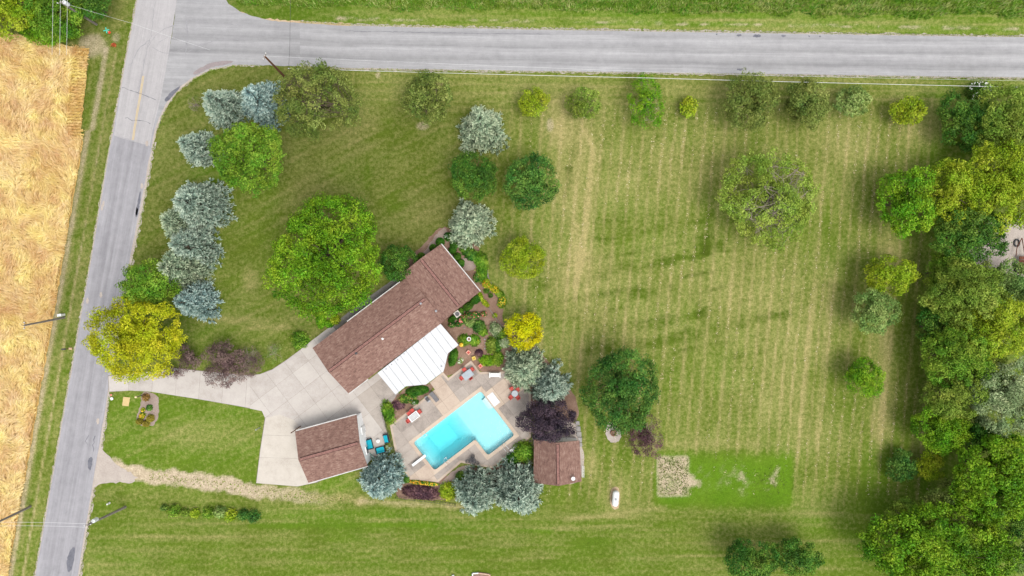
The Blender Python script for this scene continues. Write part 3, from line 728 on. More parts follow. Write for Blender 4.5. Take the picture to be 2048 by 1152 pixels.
for (a, b) in zip(POOL_UV, POOL_UV[1:] + POOL_UV[:1]):
    pts = [a]
    for k in range(1, 9): pts.append((a[0] + (b[0] - a[0]) * k / 8, a[1] + (b[1] - a[1]) * k / 8))
    for p, q in zip(pts[:-1], pts[1:]):
        P, Q = W(*puv(*p)), W(*puv(*q))
        lin_mb.add([(P.x, P.y, 0.0), (Q.x, Q.y, 0.0), (Q.x, Q.y, depth(*q)), (P.x, P.y, depth(*p))], [(0, 1, 2, 3)])
LINER = simple('pool_liner', (0.6, 0.68, 0.7, 1), 0.6, 0.2, 0.03, 1.0)
lin_mb.build('liner', LINER, pool)
def rounded(poly, r, k=5):
    out = []; n = len(poly)
    for i in range(n):
        p = Vector(poly[i]); a = (Vector(poly[i - 1]) - p).normalized(); b = (Vector(poly[(i + 1) % n]) - p).normalized()
        for j in range(k + 1):
            t = j / k; s0 = p + a * r; s1 = p + b * r
            out.append(tuple((1 - t) ** 2 * s0 + 2 * t * (1 - t) * p + t * t * s1))
    return out
inner = rounded([(0.5, 0.5), (170.5, 0.5), (170.5, 111.5), (103.5, 111.5), (103.5, 70.5), (0.5, 70.5)], 6)
outer_c = [(-CW, -CW), (171 + CW, -CW), (171 + CW, 112 + CW), (103 - CW, 112 + CW), (103 - CW, 71 + CW), (-CW, 71 + CW)]
k6 = 6
for i in range(6):
    j = (i + 1) % 6
    # one piece per side, mitred through the middle of the corner arcs
    arc_i = inner[i * k6:(i + 1) * k6]; arc_j = inner[j * k6:(j + 1) * k6]
    seg_in = arc_i[3:] + arc_j[:4]
    mid_i = arc_i[2:4]; st = ((arc_i[2][0] + arc_i[3][0]) / 2, (arc_i[2][1] + arc_i[3][1]) / 2); en = ((arc_j[2][0] + arc_j[3][0]) / 2, (arc_j[2][1] + arc_j[3][1]) / 2)
    seg_in = [st] + arc_i[3:] + arc_j[:3] + [en]
    poly = [outer_c[i]] + seg_in + [outer_c[j]]
    MB().prism(wp([puv(*p) for p in poly]), -0.12, 0.085).build('coping', COPING, pool)
def water_mat():
    m, nt, N, L, out = new_mat('pool_water')
    tr = N.new('ShaderNodeBsdfTransparent'); gl = N.new('ShaderNodeBsdfGlossy'); gl.inputs['Roughness'].default_value = 0.08
    fr = N.new('ShaderNodeFresnel'); fr.inputs['IOR'].default_value = 1.33
    n = noise(N, L, wpos(N), 2.2, 3, 0.5); bp = N.new('ShaderNodeBump'); bp.inputs['Strength'].default_value = 0.15; bp.inputs['Distance'].default_value = 0.1
    L.new(n.outputs[0], bp.inputs['Height']); L.new(bp.outputs[0], gl.inputs['Normal']); L.new(bp.outputs[0], fr.inputs['Normal'])
    mx = N.new('ShaderNodeMixShader'); L.new(fr.outputs[0], mx.inputs[0]); L.new(tr.outputs[0], mx.inputs[1]); L.new(gl.outputs[0], mx.inputs[2])
    L.new(mx.outputs[0], out.inputs['Surface'])
    va = N.new('ShaderNodeVolumeAbsorption'); va.inputs['Color'].default_value = (0.0, 0.93, 0.97, 1); va.inputs['Density'].default_value = 0.37
    L.new(va.outputs[0], out.inputs['Volume'])
    return m
MB().prism(wp([puv(*p) for p in [(0.15, 0.15), (170.85, 0.15), (170.85, 111.85), (103.15, 111.85), (103.15, 70.85), (0.15, 70.85)]]), -2.9, -0.14, True).build('water', water_mat(), pool)
st = empty('pool_steps', W(*puv(180, 29)), 'white moulded entry steps on the east side of the pool', 'steps')
FIB = simple('white_fibreglass', (0.56, 0.57, 0.57, 1), 0.35, 0.4, 0.02, 2)
MB().prism(wp([puv(173, 16.2), puv(187.9, 16.2), puv(187.9, 41.8), puv(173, 41.8)]), -0.3, 0.10).build('landing', FIB, st)
MB().prism(wp([puv(165, 17), puv(172.2, 17), puv(172.2, 42), puv(165, 42)]), -0.6, -0.35).build('tread', FIB, st)
MB().prism(wp([puv(159, 18), puv(165.2, 18), puv(165.2, 41), puv(159, 41)]), -1.0, -0.65).build('tread', FIB, st)
border(st, [puv(169, 10.5), puv(190.5, 10.5), puv(190.5, 47.5), puv(169, 47.5)], 2.4, -0.1, 0.088, COPING, 'rim') if False else None
for uvs in ([(171 + CW, 8.2), (192.8, 8.2), (192.8, 16), (171 + CW, 16)], [(171 + CW, 42), (192.8, 42), (192.8, 49.8), (171 + CW, 49.8)], [(188.2, 16), (192.8, 16), (192.8, 42), (188.2, 42)]):
    MB().prism(wp([puv(*p) for p in uvs]), -0.1, 0.07).build('deck_edge', COPING, st)
db = empty('diving_board', W(839, 919), 'white diving board over the deep end of the pool', 'diving board')
c = W(839, 919); ang = math.atan2((929 - 909), (852 - 826))
MB().box((c.x, c.y, 0.52), (2.35, 0.36, 0.06), ang).build('board', FIB, db)
c2 = W(831.5, 924.6); MB().box((c2.x, c2.y, 0.285), (0.7, 0.3, 0.41), ang).build('base', GREYMETAL, db)
for (x, y, lab) in ((894, 921, 'chrome pool ladder on the south side of the deep end'), (849, 867, 'chrome pool ladder on the north side of the deep end'), (1011, 893, 'chrome handrail at the shallow end beside the white chaise')):
    l = empty('pool_ladder', W(x, y), lab, 'ladder', 'pool ladders')
    p = W(x, y)
    sgn = -1 if y > 880 else 1
    for k in (-1, 1):
        o = Vector((PU[0], -PU[1], 0)) * 0.25 * k; d = Vector((PV[0], -PV[1], 0)) * sgn * 0.4
        MB().tube([p + o - d + Vector((0, 0, 0.06)), p + o - d + Vector((0, 0, .7)), p + o + Vector((0, 0, .85)), p + o + d + Vector((0, 0, .6)), p + o + d + Vector((0, 0, -0.8))], 0.028, 6).build('rail', FIB, l)
    for zz in (-0.1, -0.4):
        o = Vector((PU[0], -PU[1], 0)) * 0.25; d = Vector((PV[0], -PV[1], 0)) * sgn * 0.4
        MB().tube([p - o + d + Vector((0, 0, zz)), p + o + d + Vector((0, 0, zz))], 0.03, 6).build('rung', FIB, l)

# ------------------------------------------------------------------ planting beds
def bed(name, poly, mat, z=0.012, seed=0, amp=1.0):
    o = MB().flat(wp(jitter(smooth_poly(poly, 2), amp, 5, True, seed)), z).build(name, mat); tag(o, kind='structure'); return o
bed('garden_bed', [(782, 560), (810, 520), (835, 500), (858, 478), (872, 458), (893, 452), (915, 465), (950, 488), (968, 512), (973, 540), (977, 562), (992, 580), (1008, 600), (1004, 625), (1005, 645), (1030, 662), (1075, 690), (1100, 730), (1130, 760), (1155, 800), (1158, 850), (1060, 850), (1060, 744), (960, 746), (942, 723), (897, 757), (880, 745), (900, 700), (870, 640), (800, 580)], MULCH, 0.012, 2)
bed('garden_bed_pale', [(880, 460), (893, 455), (900, 470), (878, 490), (855, 515), (838, 520), (850, 500), (866, 478)], MULCH_P, 0.016, 3)
bed('garden_bed_gravel', [(925, 515), (945, 512), (955, 525), (950, 540), (930, 545), (925, 530)], MULCH_P, 0.016, 4)
bed('sunroom_bed', [(772, 822), (791, 792), (815, 772), (850, 770), (864, 766), (871, 777), (800, 836), (781, 850)], MULCH, 0.058, 5)
bed('mulch_strip', [(880, 962), (925, 928), (958, 935), (985, 940), (1060, 880), (1068, 900), (1060, 940), (1000, 990), (930, 1000), (800, 1000), (790, 985), (800, 960), (850, 966)], MULCH, 0.010, 6)
bed('mulch_slope', [(878, 966), (922, 929), (950, 934), (945, 945), (920, 955), (900, 975), (880, 985)], MULCH_P, 0.014, 7)
bed('driveway_island_bed', [(281, 783), (316, 787), (317, 805), (319, 825), (314, 845), (300, 854), (283, 852), (271, 843), (274, 828), (280, 812), (282, 800)], MULCH_P, 0.012, 8)
bed('equipment_yard', [(1064, 838), (1156, 838), (1162, 880), (1168, 905), (1169, 930), (1164, 958), (1150, 968), (1100, 960), (1066, 900)], GRAVEL, 0.014, 9)
bed('tank_patch', [(1226, 974), (1236, 973), (1240, 985), (1240, 1005), (1236, 1019), (1225, 1018), (1219, 1004), (1221, 984)], DIRT, 0.010, 10, .6)
bed('fire_pit_patch', [(1213, 845), (1222, 843), (1228, 852), (1240, 858), (1244, 872), (1236, 884), (1224, 887), (1212, 876), (1212, 862)], GRAVEL, 0.010, 11, .8)
edge = MB().strip(wp(smooth_poly([(968, 508), (974, 540), (978, 562), (990, 578), (1006, 596), (1010, 606)], 2, False)), 0.16, 0.03).build('bed_edging', WOOD_GREY); tag(edge, kind='structure')

# ------------------------------------------------------------------ buildings
def roof_slope(par, quad, name='roof_slope', t=0.12, mat=None):
    """quad: eave_a, eave_b, ridge_b, ridge_a as world points; thin slab with shingle uv in metres"""
    a, b, c, d = [Vector(p) for p in quad]
    n = (b - a).cross(d - a).normalized()
    if n.z < 0: n = -n
    vs = [a, b, c, d] + [p - n * t for p in (a, b, c, d)]
    me = bpy.data.meshes.new(name)
    fs = [(0, 1, 2, 3), (7, 6, 5, 4), (0, 4, 5, 1), (1, 5, 6, 2), (2, 6, 7, 3), (3, 7, 4, 0)]
    me.from_pydata([tuple(v) for v in vs], [], fs)
    uvl = me.uv_layers.new(name='UVMap'); ud = (b - a).normalized(); vd = n.cross(ud)
    for li, lp in enumerate(me.loops):
        p = vs[lp.vertex_index] - a; uvl.data[li].uv = (p.dot(ud), p.dot(vd))
    bm = bmesh.new(); bm.from_mesh(me); bmesh.ops.recalc_face_normals(bm, faces=bm.faces); bm.to_mesh(me); bm.free()
    return link(name, me, mat or SHINGLE, par)

def gable(par, A, B, C, D, he, rise, wall_mat, over=0.35, ridge=True, gover=None):
    """A,B eave corners on one side, D,C on the other (pixels, seen at eave height). Ridge runs A-D mid to B-C mid."""
    a, b, c, d = [W(p[0], p[1], he) for p in (A, B, C, D)]
    up = Vector((0, 0, rise)); r0 = (a + d) / 2 + up; r1 = (b + c) / 2 + up
    s1 = roof_slope(par, (a, b, r1, r0)); s2 = roof_slope(par, (c, d, r0, r1))
    dirv = (r1 - r0).normalized(); sv = (a - d); sv.z = 0; sv.normalize()
    q0 = r0 + dirv * 0.25; q1 = r1 - dirv * 0.25
    if ridge:
        L = (q1 - q0).length; mid = (q0 + q1) / 2; rz = math.atan2(dirv.y, dirv.x)
        MB().box((mid.x, mid.y, mid.z - 0.015), (L, 0.46, 0.07), rz).build('ridge_vent', SHADOWGAP, par)
        n = max(4, int(L / 0.9))
        for k in range(n):
            m = q0 + dirv * (L * (k + .5) / n); MB().box((m.x, m.y, m.z + 0.035), (L / n - 0.015, 0.36, 0.035), rz).build('ridge_cap', SHINGLE_CAP, par)
    # walls
    ctr = (a + b + c + d) / 4
    def ins(p, q, o):  # move p inwards along both axes
        g_o = o if gover is None else gover
        return p + dirv * (g_o if (p - ctr).dot(dirv) < 0 else -g_o) - sv * (o if (p - ctr).dot(sv) > 0 else -o)
    w = [ins(p, None, over) for p in (a, b, c, d)]
    hw = (a - d).length / 2; zt = he - 0.12 + rise * over / hw - 0.04
    for (p, q, g) in ((w[0], w[1], 0), (w[1], w[2], 1), (w[2], w[3], 0), (w[3], w[0], 1)):
        m = MB(); dd = (q - p).normalized(); nn = dd.cross(Vector((0, 0, 1)))
        t = 0.14
        if g:
            mid = (p + q) / 2; top = he + rise - 0.14
            pts = [Vector((p.x, p.y, 0)), Vector((q.x, q.y, 0)), Vector((q.x, q.y, zt)), Vector((mid.x, mid.y, top)), Vector((p.x, p.y, zt))]
        else:
            pts = [Vector((p.x, p.y, 0)), Vector((q.x, q.y, 0)), Vector((q.x, q.y, zt)), Vector((p.x, p.y, zt))]
        if not g: pts = [x + dd * (0.14 if i in (0, 3) else -0.14) for i, x in enumerate(pts)]
        k = len(pts); inn = Vector((ctr.x - (p.x + q.x) / 2, ctr.y - (p.y + q.y) / 2, 0)).normalized() * t
        m.add([*pts, *[x + inn for x in pts]], [tuple(range(k)), tuple(range(2 * k - 1, k - 1, -1))] + [(i, i + k, (i + 1) % k + k, (i + 1) % k) for i in range(k)])
        bm_o = m.build('wall', wall_mat, par)
    return a, b, c, d, r0, r1, w

GUTTER = simple('aged_gutter', (0.5, 0.49, 0.47, 1), .6, .3, .1, 2)
def gutter(par, p, q, out, name='gutter', mat=GUTTER):
    rz = math.atan2(q.y - p.y, q.x - p.x); m = (p + q) / 2 + out * 0.07
    MB().box((m.x, m.y, m.z - 0.09), ((q - p).length, 0.12, 0.12), rz).build(name, mat, par)

SIDING = simple('white_siding', (0.8, 0.8, 0.79, 1), 0.6, 0.25, 0.04, 1.5)
BRICKW = simple('buff_brick_wall', lin((170, 140, 118), 0.7), 0.85, 0.15, 0.15, 5)
house = empty('house', W(780, 640), 'long ranch house with brown shingle gable roofs beside the pool', 'house')
he = 2.75
M_ = gable(house, (625, 696), (818, 551), (890, 641), (697, 787), he, 1.15, BRICKW)
Wg = gable(house, (803, 548), (881, 646), (960, 583), (882, 488), he + 0.45, 0.95, BRICKW)
outM = (M_[0] - M_[3]); outM.z = 0; outM.normalize()
gutter(house, M_[0] + (M_[1] - M_[0]) * 0.36, M_[0] + (M_[1] - M_[0]) * 0.91, outM); gutter(house, M_[3], M_[3] + (M_[2] - M_[3]) * 0.2, -outM)
outN = (Wg[3] - Wg[0]); outN.z = 0; outN.normalize(); gutter(house, Wg[3], Wg[2], outN)
dM = (M_[1] - M_[0]).normalized(); rzM = math.atan2(dM.y, dM.x)
def on_roof(px, py, G_):  # height of a gable roof under a pixel
    a, b, c, d, r0, r1, _ = G_
    z = 3.0
    for _i in range(8):
        p = W(px, py, z); sv = (d - a); sv.z = 0; wd = sv.length; t = (p - a).dot(sv.normalized()) / wd; z = a.z + (r0.z - a.z) * (1 - abs(2 * t - 1))
    return W(px, py, z)
for (px, py, h, r, mt, g) in ((842, 607, .5, .14, GREYMETAL, M_), (872, 622, .4, .09, GREYMETAL, Wg), (765, 677, .35, .11, WHITE, M_), (712, 706, .3, .12, DARKMETAL, M_)):
    p = on_roof(px, py, g); v = MB().lathe((p.x, p.y, p.z - 0.1), [(r * 1.8, 0), (r * 1.8, .13), (r, .15), (r, h), (r * .7, h)], 10).build('roof_vent', mt, house)
# windows and doors in the walls
def wall_piece(par, p, q, t, w, z0, z1, out, name, mat):
    d = (q - p).normalized(); m = p + d * t; rz = math.atan2(d.y, d.x)
    return MB().box((m.x + out.x * .06, m.y + out.y * .06, (z0 + z1) / 2), (w, 0.12, z1 - z0), rz).build(name, mat, par)
w = M_[6]
for t in (2.5, 6.0, 11.5):
    f = wall_piece(house, w[0], w[1], t, 1.5, .9, 2.1, outM, 'window', WHITE)
    wall_piece(f, w[0], w[1], t, 1.3, 1.0, 2.0, outM * 1.4, 'pane', GLASSGREY)
f = wall_piece(house, w[0], w[1], 8.7, 1.0, .05, 2.1, outM, 'door', WOOD_BROWN)
gdir = (w[0] - w[1]); gdir.z = 0; gdir.normalize()
f = wall_piece(house, w[3], w[0], 3.8, 4.8, .05, 2.2, gdir, 'garage_door', WHITE)
w2 = Wg[6]
for t in (2.2, 5.4):
    f = wall_piece(house, w2[3], w2[2], t, 1.4, .9, 2.1, outN, 'window', WHITE); wall_piece(f, w2[3], w2[2], t, 1.2, 1.0, 2.0, outN * 1.4, 'pane', GLASSGREY)

# sunroom with white ribbed metal roof
sunr = empty('sunroom', W(840, 720), 'sunroom with a white ribbed metal roof on the house side', 'sunroom')
ROOFW = simple('white_metal_roof', (0.47, 0.48, 0.49, 1), 0.4, 0.35, 0.03, 0.8)
hr = 2.55; RIB = simple('roof_rib', (0.42, 0.42, 0.43, 1), .5, .3, .03, 1)
SP = [(755, 746), (881, 647.5), (917, 690), (896, 706.5), (887, 743), (852, 769), (812, 772.5), (791, 789)]
so = (755, 746)
def s_to(p): return ((p[0] - so[0]) * HU[0] + (p[1] - so[1]) * HU[1], (p[0] - so[0]) * HV[0] + (p[1] - so[1]) * HV[1])
def s_fr(p): return (so[0] + p[0] * HU[0] + p[1] * HV[0], so[1] + p[0] * HU[1] + p[1] * HV[1])
P_ = [s_to(p) for p in SP]
edges_ = np.linspace(-4, 164, 12)
zr = lambda v: hr + 0.12 - 0.004 * v
for u0, u1 in zip(edges_[:-1], edges_[1:]):
    q = clip_half(clip_half(P_, -1, 0, -(u0 + .5)), 1, 0, u1 - .5)
    if len(q) < 3: continue
    m = MB(); top = [W(*s_fr(p), zr(p[1])) for p in q]; bot = [t_ - Vector((0, 0, .1)) for t_ in top]; k = len(q)
    ar = sum(top[i].x * top[(i + 1) % k].y - top[(i + 1) % k].x * top[i].y for i in range(k))
    if ar < 0: top.reverse(); bot.reverse()
    m.add([*top, *bot], [tuple(range(k)), tuple(range(2 * k - 1, k - 1, -1))] + [(i, i + k, (i + 1) % k + k, (i + 1) % k) for i in range(k)]); m.build('roof_panel', ROOFW, sunr)
    uu = u1; vs_ = [p[1] for p in q if abs(p[0] - (u1 - .5)) < .5]
    if len(vs_) >= 2:
        a = W(*s_fr((uu, min(vs_) + .5)), zr(min(vs_)) + .02); b = W(*s_fr((uu, max(vs_) - .5)), zr(max(vs_)) + .02)
        MB().tube([a - Vector((0, 0, .09)), b - Vector((0, 0, .09))], 0.06, 4).build('seam_rib', RIB, sunr)
wpts = [s_fr(p) for p in P_]; cx_ = sum(p[0] for p in wpts) / 8; cy_ = sum(p[1] for p in wpts) / 8
wi = [(cx_ + (p[0] - cx_) * .93, cy_ + (p[1] - cy_) * .93) for p in SP]
for i in range(1, 8):
    a, b = W(*wi[i], hr), W(*wi[(i + 1) % 8], hr); d = b - a; rz = math.atan2(d.y, d.x); mid = (a + b) / 2
    MB().box((mid.x, mid.y, .35), (d.length - .12, .1, .7), rz).build('knee_wall', SIDING, sunr)
    MB().box((mid.x, mid.y, 1.5), (d.length - .16, .04, 1.55), rz).build('pane', GLASSGREY, sunr)
    MB().box((a.x, a.y, 1.2), (.1, .1, 2.4), rz).build('post', WHITE, sunr)
for (px, py) in ((772, 738), (783, 729), (795, 720), (808, 708), (883, 733), (847, 678)):
    p = W(px, py, hr + .15); MB().lathe((p.x, p.y, p.z - .12), [(.1, 0), (.1, .06), (.05, .14)], 8).build('roof_boot', GREYMETAL, sunr)

garage = empty('garage', W(665, 895), 'detached garage with brown gable roof and white gable wall', 'garage')
GA = gable(garage, (590, 863), (713, 829.5), (735, 932), (617, 966), 2.8, 1.45, SIDING, over=0.22, gover=0.02)
oG = (GA[0] - GA[3]); oG.z = 0; oG.normalize(); gutter(garage, GA[0] + (GA[1] - GA[0]) * .02, GA[1], oG); gutter(garage, GA[3], GA[2], -oG)
w = GA[6]; gd = (w[1] - w[0]); gd.z = 0; gd.normalize()
wall_piece(garage, w[0], w[3], 3.6, 4.9, .06, 2.3, -gd, 'garage_door', WHITE)
f = wall_piece(garage, w[1], w[2], 2.2, .95, .06, 2.1, gd, 'side_door', WHITE)
f = wall_piece(garage, w[1], w[2], 5.0, 1.1, 1.0, 2.0, gd, 'window', WHITE); wall_piece(f, w[1], w[2], 5.0, .9, 1.1, 1.9, gd * 1.4, 'pane', GLASSGREY)

shed = empty('shed', W(1115, 922), 'square pool shed with brown shingle roof and satellite dish', 'shed')
SH = gable(shed, (1067, 966), (1068, 878), (1159, 881), (1163, 963), 2.5, 1.75, SIDING, over=0.2)
w = SH[6]; nd = (w[1] - w[0]); nd.z = 0; nd.normalize()
wall_piece(shed, w[1], w[2], 3.0, 1.6, .05, 2.0, nd, 'door', WHITE)

# ------------------------------------------------------------------ vegetation builders
def tube_limb(mb_, a, b, r0, r1, sag=0.0, n=5):
    a = Vector(a); b = Vector(b); m1 = a.lerp(b, .35) + Vector((random.uniform(-1, 1), random.uniform(-1, 1), random.uniform(0, 1.0))) * (b - a).length * .08
    m2 = a.lerp(b, .7) + Vector((random.uniform(-1, 1), random.uniform(-1, 1), random.uniform(-.3, .8))) * (b - a).length * .07
    mb_.tube([a, m1, m2, b], [r0, r0 * .75 + r1 * .25, r0 * .4 + r1 * .6, r1], n)

ALLTREES = []
def tree(label, px, py, r, h, mat, leaf=0.26, n=9000, ry=None, lobes=12, clump=0.16, bark=BARK, group=None, name='deciduous_tree', cat='tree', sparse=0.0, flat=0.62, twigs=False, trunk_h=0.18, irregular=0.16, cover=1.0, rcl=None):
    """broadleaf tree. px,py,r in photo pixels of the crown as seen; h in metres"""
    n = int(n * 1.5); leaf *= .86
    hm = h * 0.55; base = W(px, py, hm); base.z = 0
    f = (CH - h * 0.6) / CH * S; rx = r * f * 1.07; ry_ = (ry or r) * f * 1.07; cz = h * (trunk_h + (1 - trunk_h) * 0.5); rz = h * (1 - trunk_h) * 0.5
    root = empty(name, base, label, cat, group)
    # a dome of lobes, each carrying leaf clumps (sizes in metres)
    Rm = (rx + ry_) / 2; rc = rcl if rcl else 0.26 + 0.035 * Rm
    ld_ = rng.normal(size=(lobes, 3)); ld_[:, 2] = np.abs(ld_[:, 2]) * 1.1 - 0.15; ld_ = norm(ld_)
    lsz = rng.uniform(.8, 1.25, lobes) * 2.6 / lobes ** 0.5; ltint = rng.uniform(-.14, .14, lobes); lh = 1 + rng.uniform(-irregular, irregular, lobes) * 1.3
    area_ = 2 * math.pi * 1.3 * Rm * max(Rm, (rz + Rm) / 2); nsurf = int(area_ / (1.15 * rc) ** 2); nin = int(nsurf * .35); nc = nsurf + nin
    k = np.arange(nsurf) + .5; zz = 1 - 1.42 * k / nsurf; th = math.pi * (1 + 5 ** .5) * k
    d = np.stack([np.cos(th) * np.sqrt(1 - zz ** 2), np.sin(th) * np.sqrt(1 - zz ** 2), zz], 1) + rng.normal(0, .35 * rc / Rm, (nsurf, 3))
    d = norm(np.concatenate([d, rng.normal(size=(nin, 3)) + np.array([0, 0, .3])]))
    dots = d @ ld_.T; ang = np.arccos(np.clip(dots, -1, 1)) / lsz[None]
    score = lh[None] * (1 - .8 * ang ** 2); bi = score.argmax(1); bump = np.clip(score.max(1), .3, 1.3)
    n2 = int(min(420, max(26, 1.3 * area_ / (2.6 * rc + .45) ** 2)))
    sl = rng.normal(size=(n2, 3)); sl[:, 2] = np.abs(sl[:, 2]) * 1.1 - .3; sl = norm(sl); s2 = 2.5 / n2 ** .5 * rng.uniform(.8, 1.2, n2); h2 = rng.uniform(.55, 1.25, n2)
    sc2 = h2[None] * (1 - .9 * (np.arccos(np.clip(d @ sl.T, -1, 1)) / s2[None]) ** 2); b2 = np.clip(sc2.max(1), 0, 1.2); bi2 = sc2.argmax(1); t2 = rng.uniform(-.16, .16, n2)
    dep = min(.34, (2.6 * rc + .4) / Rm)
    rad = (.46 + (.54 - dep) * bump + dep * b2) * rng.uniform(.94, 1.05, nc); rad = np.where(rng.random(nc) < .06, rad * 1.09, rad); rad[nsurf:] *= rng.uniform(.4, .72, nin)
    keep = np.ones(nc, bool); keep[:nsurf] = b2[:nsurf] > np.quantile(b2[:nsurf], .38)
    if cover < 1:
        q3 = fbm(d[:, 0] * 3.1 + d[:, 2] * 1.7 + 40, d[:, 1] * 3.1 + 40 + px, 7, 3)
        keep &= q3 < np.quantile(q3, cover)
    cc = (d * rad[:, None])[keep]; bi = bi[keep]; nc = len(cc); bmp = bump[keep]; ct2 = t2[bi2[keep]] 
    cc = cc * np.array([rx, ry_, rz]) * .97
    ct = ltint[bi] + rng.uniform(-.1, .1, nc) + ct2
    per = max(5, int(n / max(1, nc))) if n else 14
    per = min(per, 40); n = per * nc; ci = np.repeat(np.arange(nc), per)
    leaf = min(.34, max(leaf, math.sqrt(4.0 * cover ** 1.8 * math.pi * rx * ry_ / (n * .31))))
    ld = rng.normal(size=(n, 3)) * np.array([1, 1, .8]) + np.array([0, 0, .35]); ld = norm(ld)
    cr = rc * rng.uniform(.75, 1.3, nc)
    lp = cc[ci] + ld * (cr[ci] * rng.uniform(.25, 1.0, n) ** .45)[:, None] * np.array([1, 1, .8])
    outw = norm(cc[ci] / np.array([rx, ry_, rz]))
    nrm = norm(0.6 * ld + 0.3 * outw + np.array([0, 0, 0.3]) + 0.55 * rng.normal(size=(n, 3)))
    P = lp + np.array([base.x, base.y, cz])
    P[:, 2] = np.maximum(P[:, 2], 0.12)
    tint = np.clip(0.5 + ct[ci] + rng.normal(0, .13, n), 0, 1)
    lc = ld_ * .72; cc = cc / np.array([rx, ry_, rz])
    v, fc, t = leaf_cards(P, nrm, leaf * rng.uniform(.65, 1.3, n), 0.62, tint)
    me = np_mesh('crown', v, fc, dict(tint=t)); link('crown', me, mat, root)
    tb = MB(); top = Vector((base.x, base.y, cz + rz * .25)); tr = max(0.05, h * 0.022)
    tb.tube([base + Vector((0, 0, -.05)), base + Vector((0, 0, h * trunk_h)), base.lerp(top, .7) + Vector((random.uniform(-.1, .1), random.uniform(-.1, .1), 0)) * h * .1, top], [tr * 1.3, tr, tr * .7, tr * .3], 7)
    nl = lobes if not twigs else lobes * 2
    for i in range(nl):
        j = i % lobes; q = lc[j] * np.array([rx, ry_, rz]) * (1.0 if i < lobes else 1.15) + np.array([base.x, base.y, cz])
        s = base.lerp(top, random.uniform(.35, .85))
        tube_limb(tb, s, q, tr * (.3 if twigs else .5), tr * .1)
        if twigs:
            for _ in range(5):
                c_ = cc[rng.integers(0, nc)] * np.array([rx, ry_, rz]) + np.array([base.x, base.y, cz])
                if np.linalg.norm(c_ - q) < rx * .9: tube_limb(tb, q, c_, tr * .16, tr * .05, n=4)
    tb.build('trunk', bark, root)
    return root

def spruce(label, px, py, r, h, mat, group='blue spruces', ry=1.0, dens=1.0, name='spruce_tree'):
    hm = h * 0.3; base = W(px, py, hm); base.z = 0
    f = (CH - hm) / CH * S; R = r * f * 1.04
    root = empty(name, base, label, 'tree', group)
    C = []; D = []; T = []; tb = MB()
    nw = max(8, int(h / 0.62)); ph = rng.uniform(0, 6); lob = rng.uniform(.76, 1.14, 12)
    for i in range(nw):
        u = (i + rng.uniform(-.2, .2)) / nw; u = min(max(u, 0), .985)
        z = h * (0.05 + 0.93 * u); rr = R * (1 - u) ** 0.72
        nb = max(4, int(2 * math.pi * rr / 0.92 * dens)); off = rng.uniform(0, 6)
        for b in range(nb):
            a = off + 2 * math.pi * (b + rng.uniform(-.3, .3)) / nb
            L = rr * rng.uniform(.82, 1.1) * lob[int((a % 6.283) / 6.284 * 12)]
            dirh = np.array([math.cos(a), math.sin(a) * ry, 0])
            fr_ = [1.0] if L < .5 else ([1.0, .62] if L < 1.1 else ([1.0, .8, .58] if L < 2.2 else [1.0, .86, .71, .55]))
            if i % 2 == 0 and L > .6 and b % 2 == 0:
                tb.tube([Vector((base.x, base.y, z + .1)), Vector((base.x, base.y, z)) + Vector(dirh) * L * .9 + Vector((0, 0, -.12 * L))], [.035, .012], 4)
            for t_ in fr_:
                side = np.array([-dirh[1], dirh[0], 0]) * rng.normal(0, .06) * L
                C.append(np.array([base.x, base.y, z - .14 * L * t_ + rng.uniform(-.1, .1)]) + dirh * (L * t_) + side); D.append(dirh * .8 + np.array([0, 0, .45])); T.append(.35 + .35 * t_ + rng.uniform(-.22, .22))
    C = np.array(C); D = norm(np.array(D)); T = np.array(T); m = len(C); k = 12
    c = np.repeat(C, k, 0); d0 = np.repeat(D, k, 0); t = np.repeat(T, k)
    rn = rng.normal(size=(m * k, 3)); d = norm(d0 * 1.0 + rn * .5)
    c = c - d0 * .2 + rn * .05
    ln = rng.uniform(.3, .55, m * k); wd_ = rng.uniform(.09, .17, m * k)
    c[:, 2] = np.maximum(c[:, 2], .08)
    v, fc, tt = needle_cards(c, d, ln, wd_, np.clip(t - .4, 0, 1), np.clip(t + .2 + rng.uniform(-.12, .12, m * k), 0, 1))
    link('crown', np_mesh('crown', v, fc, dict(tint=tt)), mat, root)
    tb.tube([base + Vector((0, 0, -.05)), base + Vector((0, 0, h * .5)), base + Vector((0, 0, h * .97))], [h * .018, h * .012, .02], 7)
    tb.build('trunk', BARK, root)
    return root

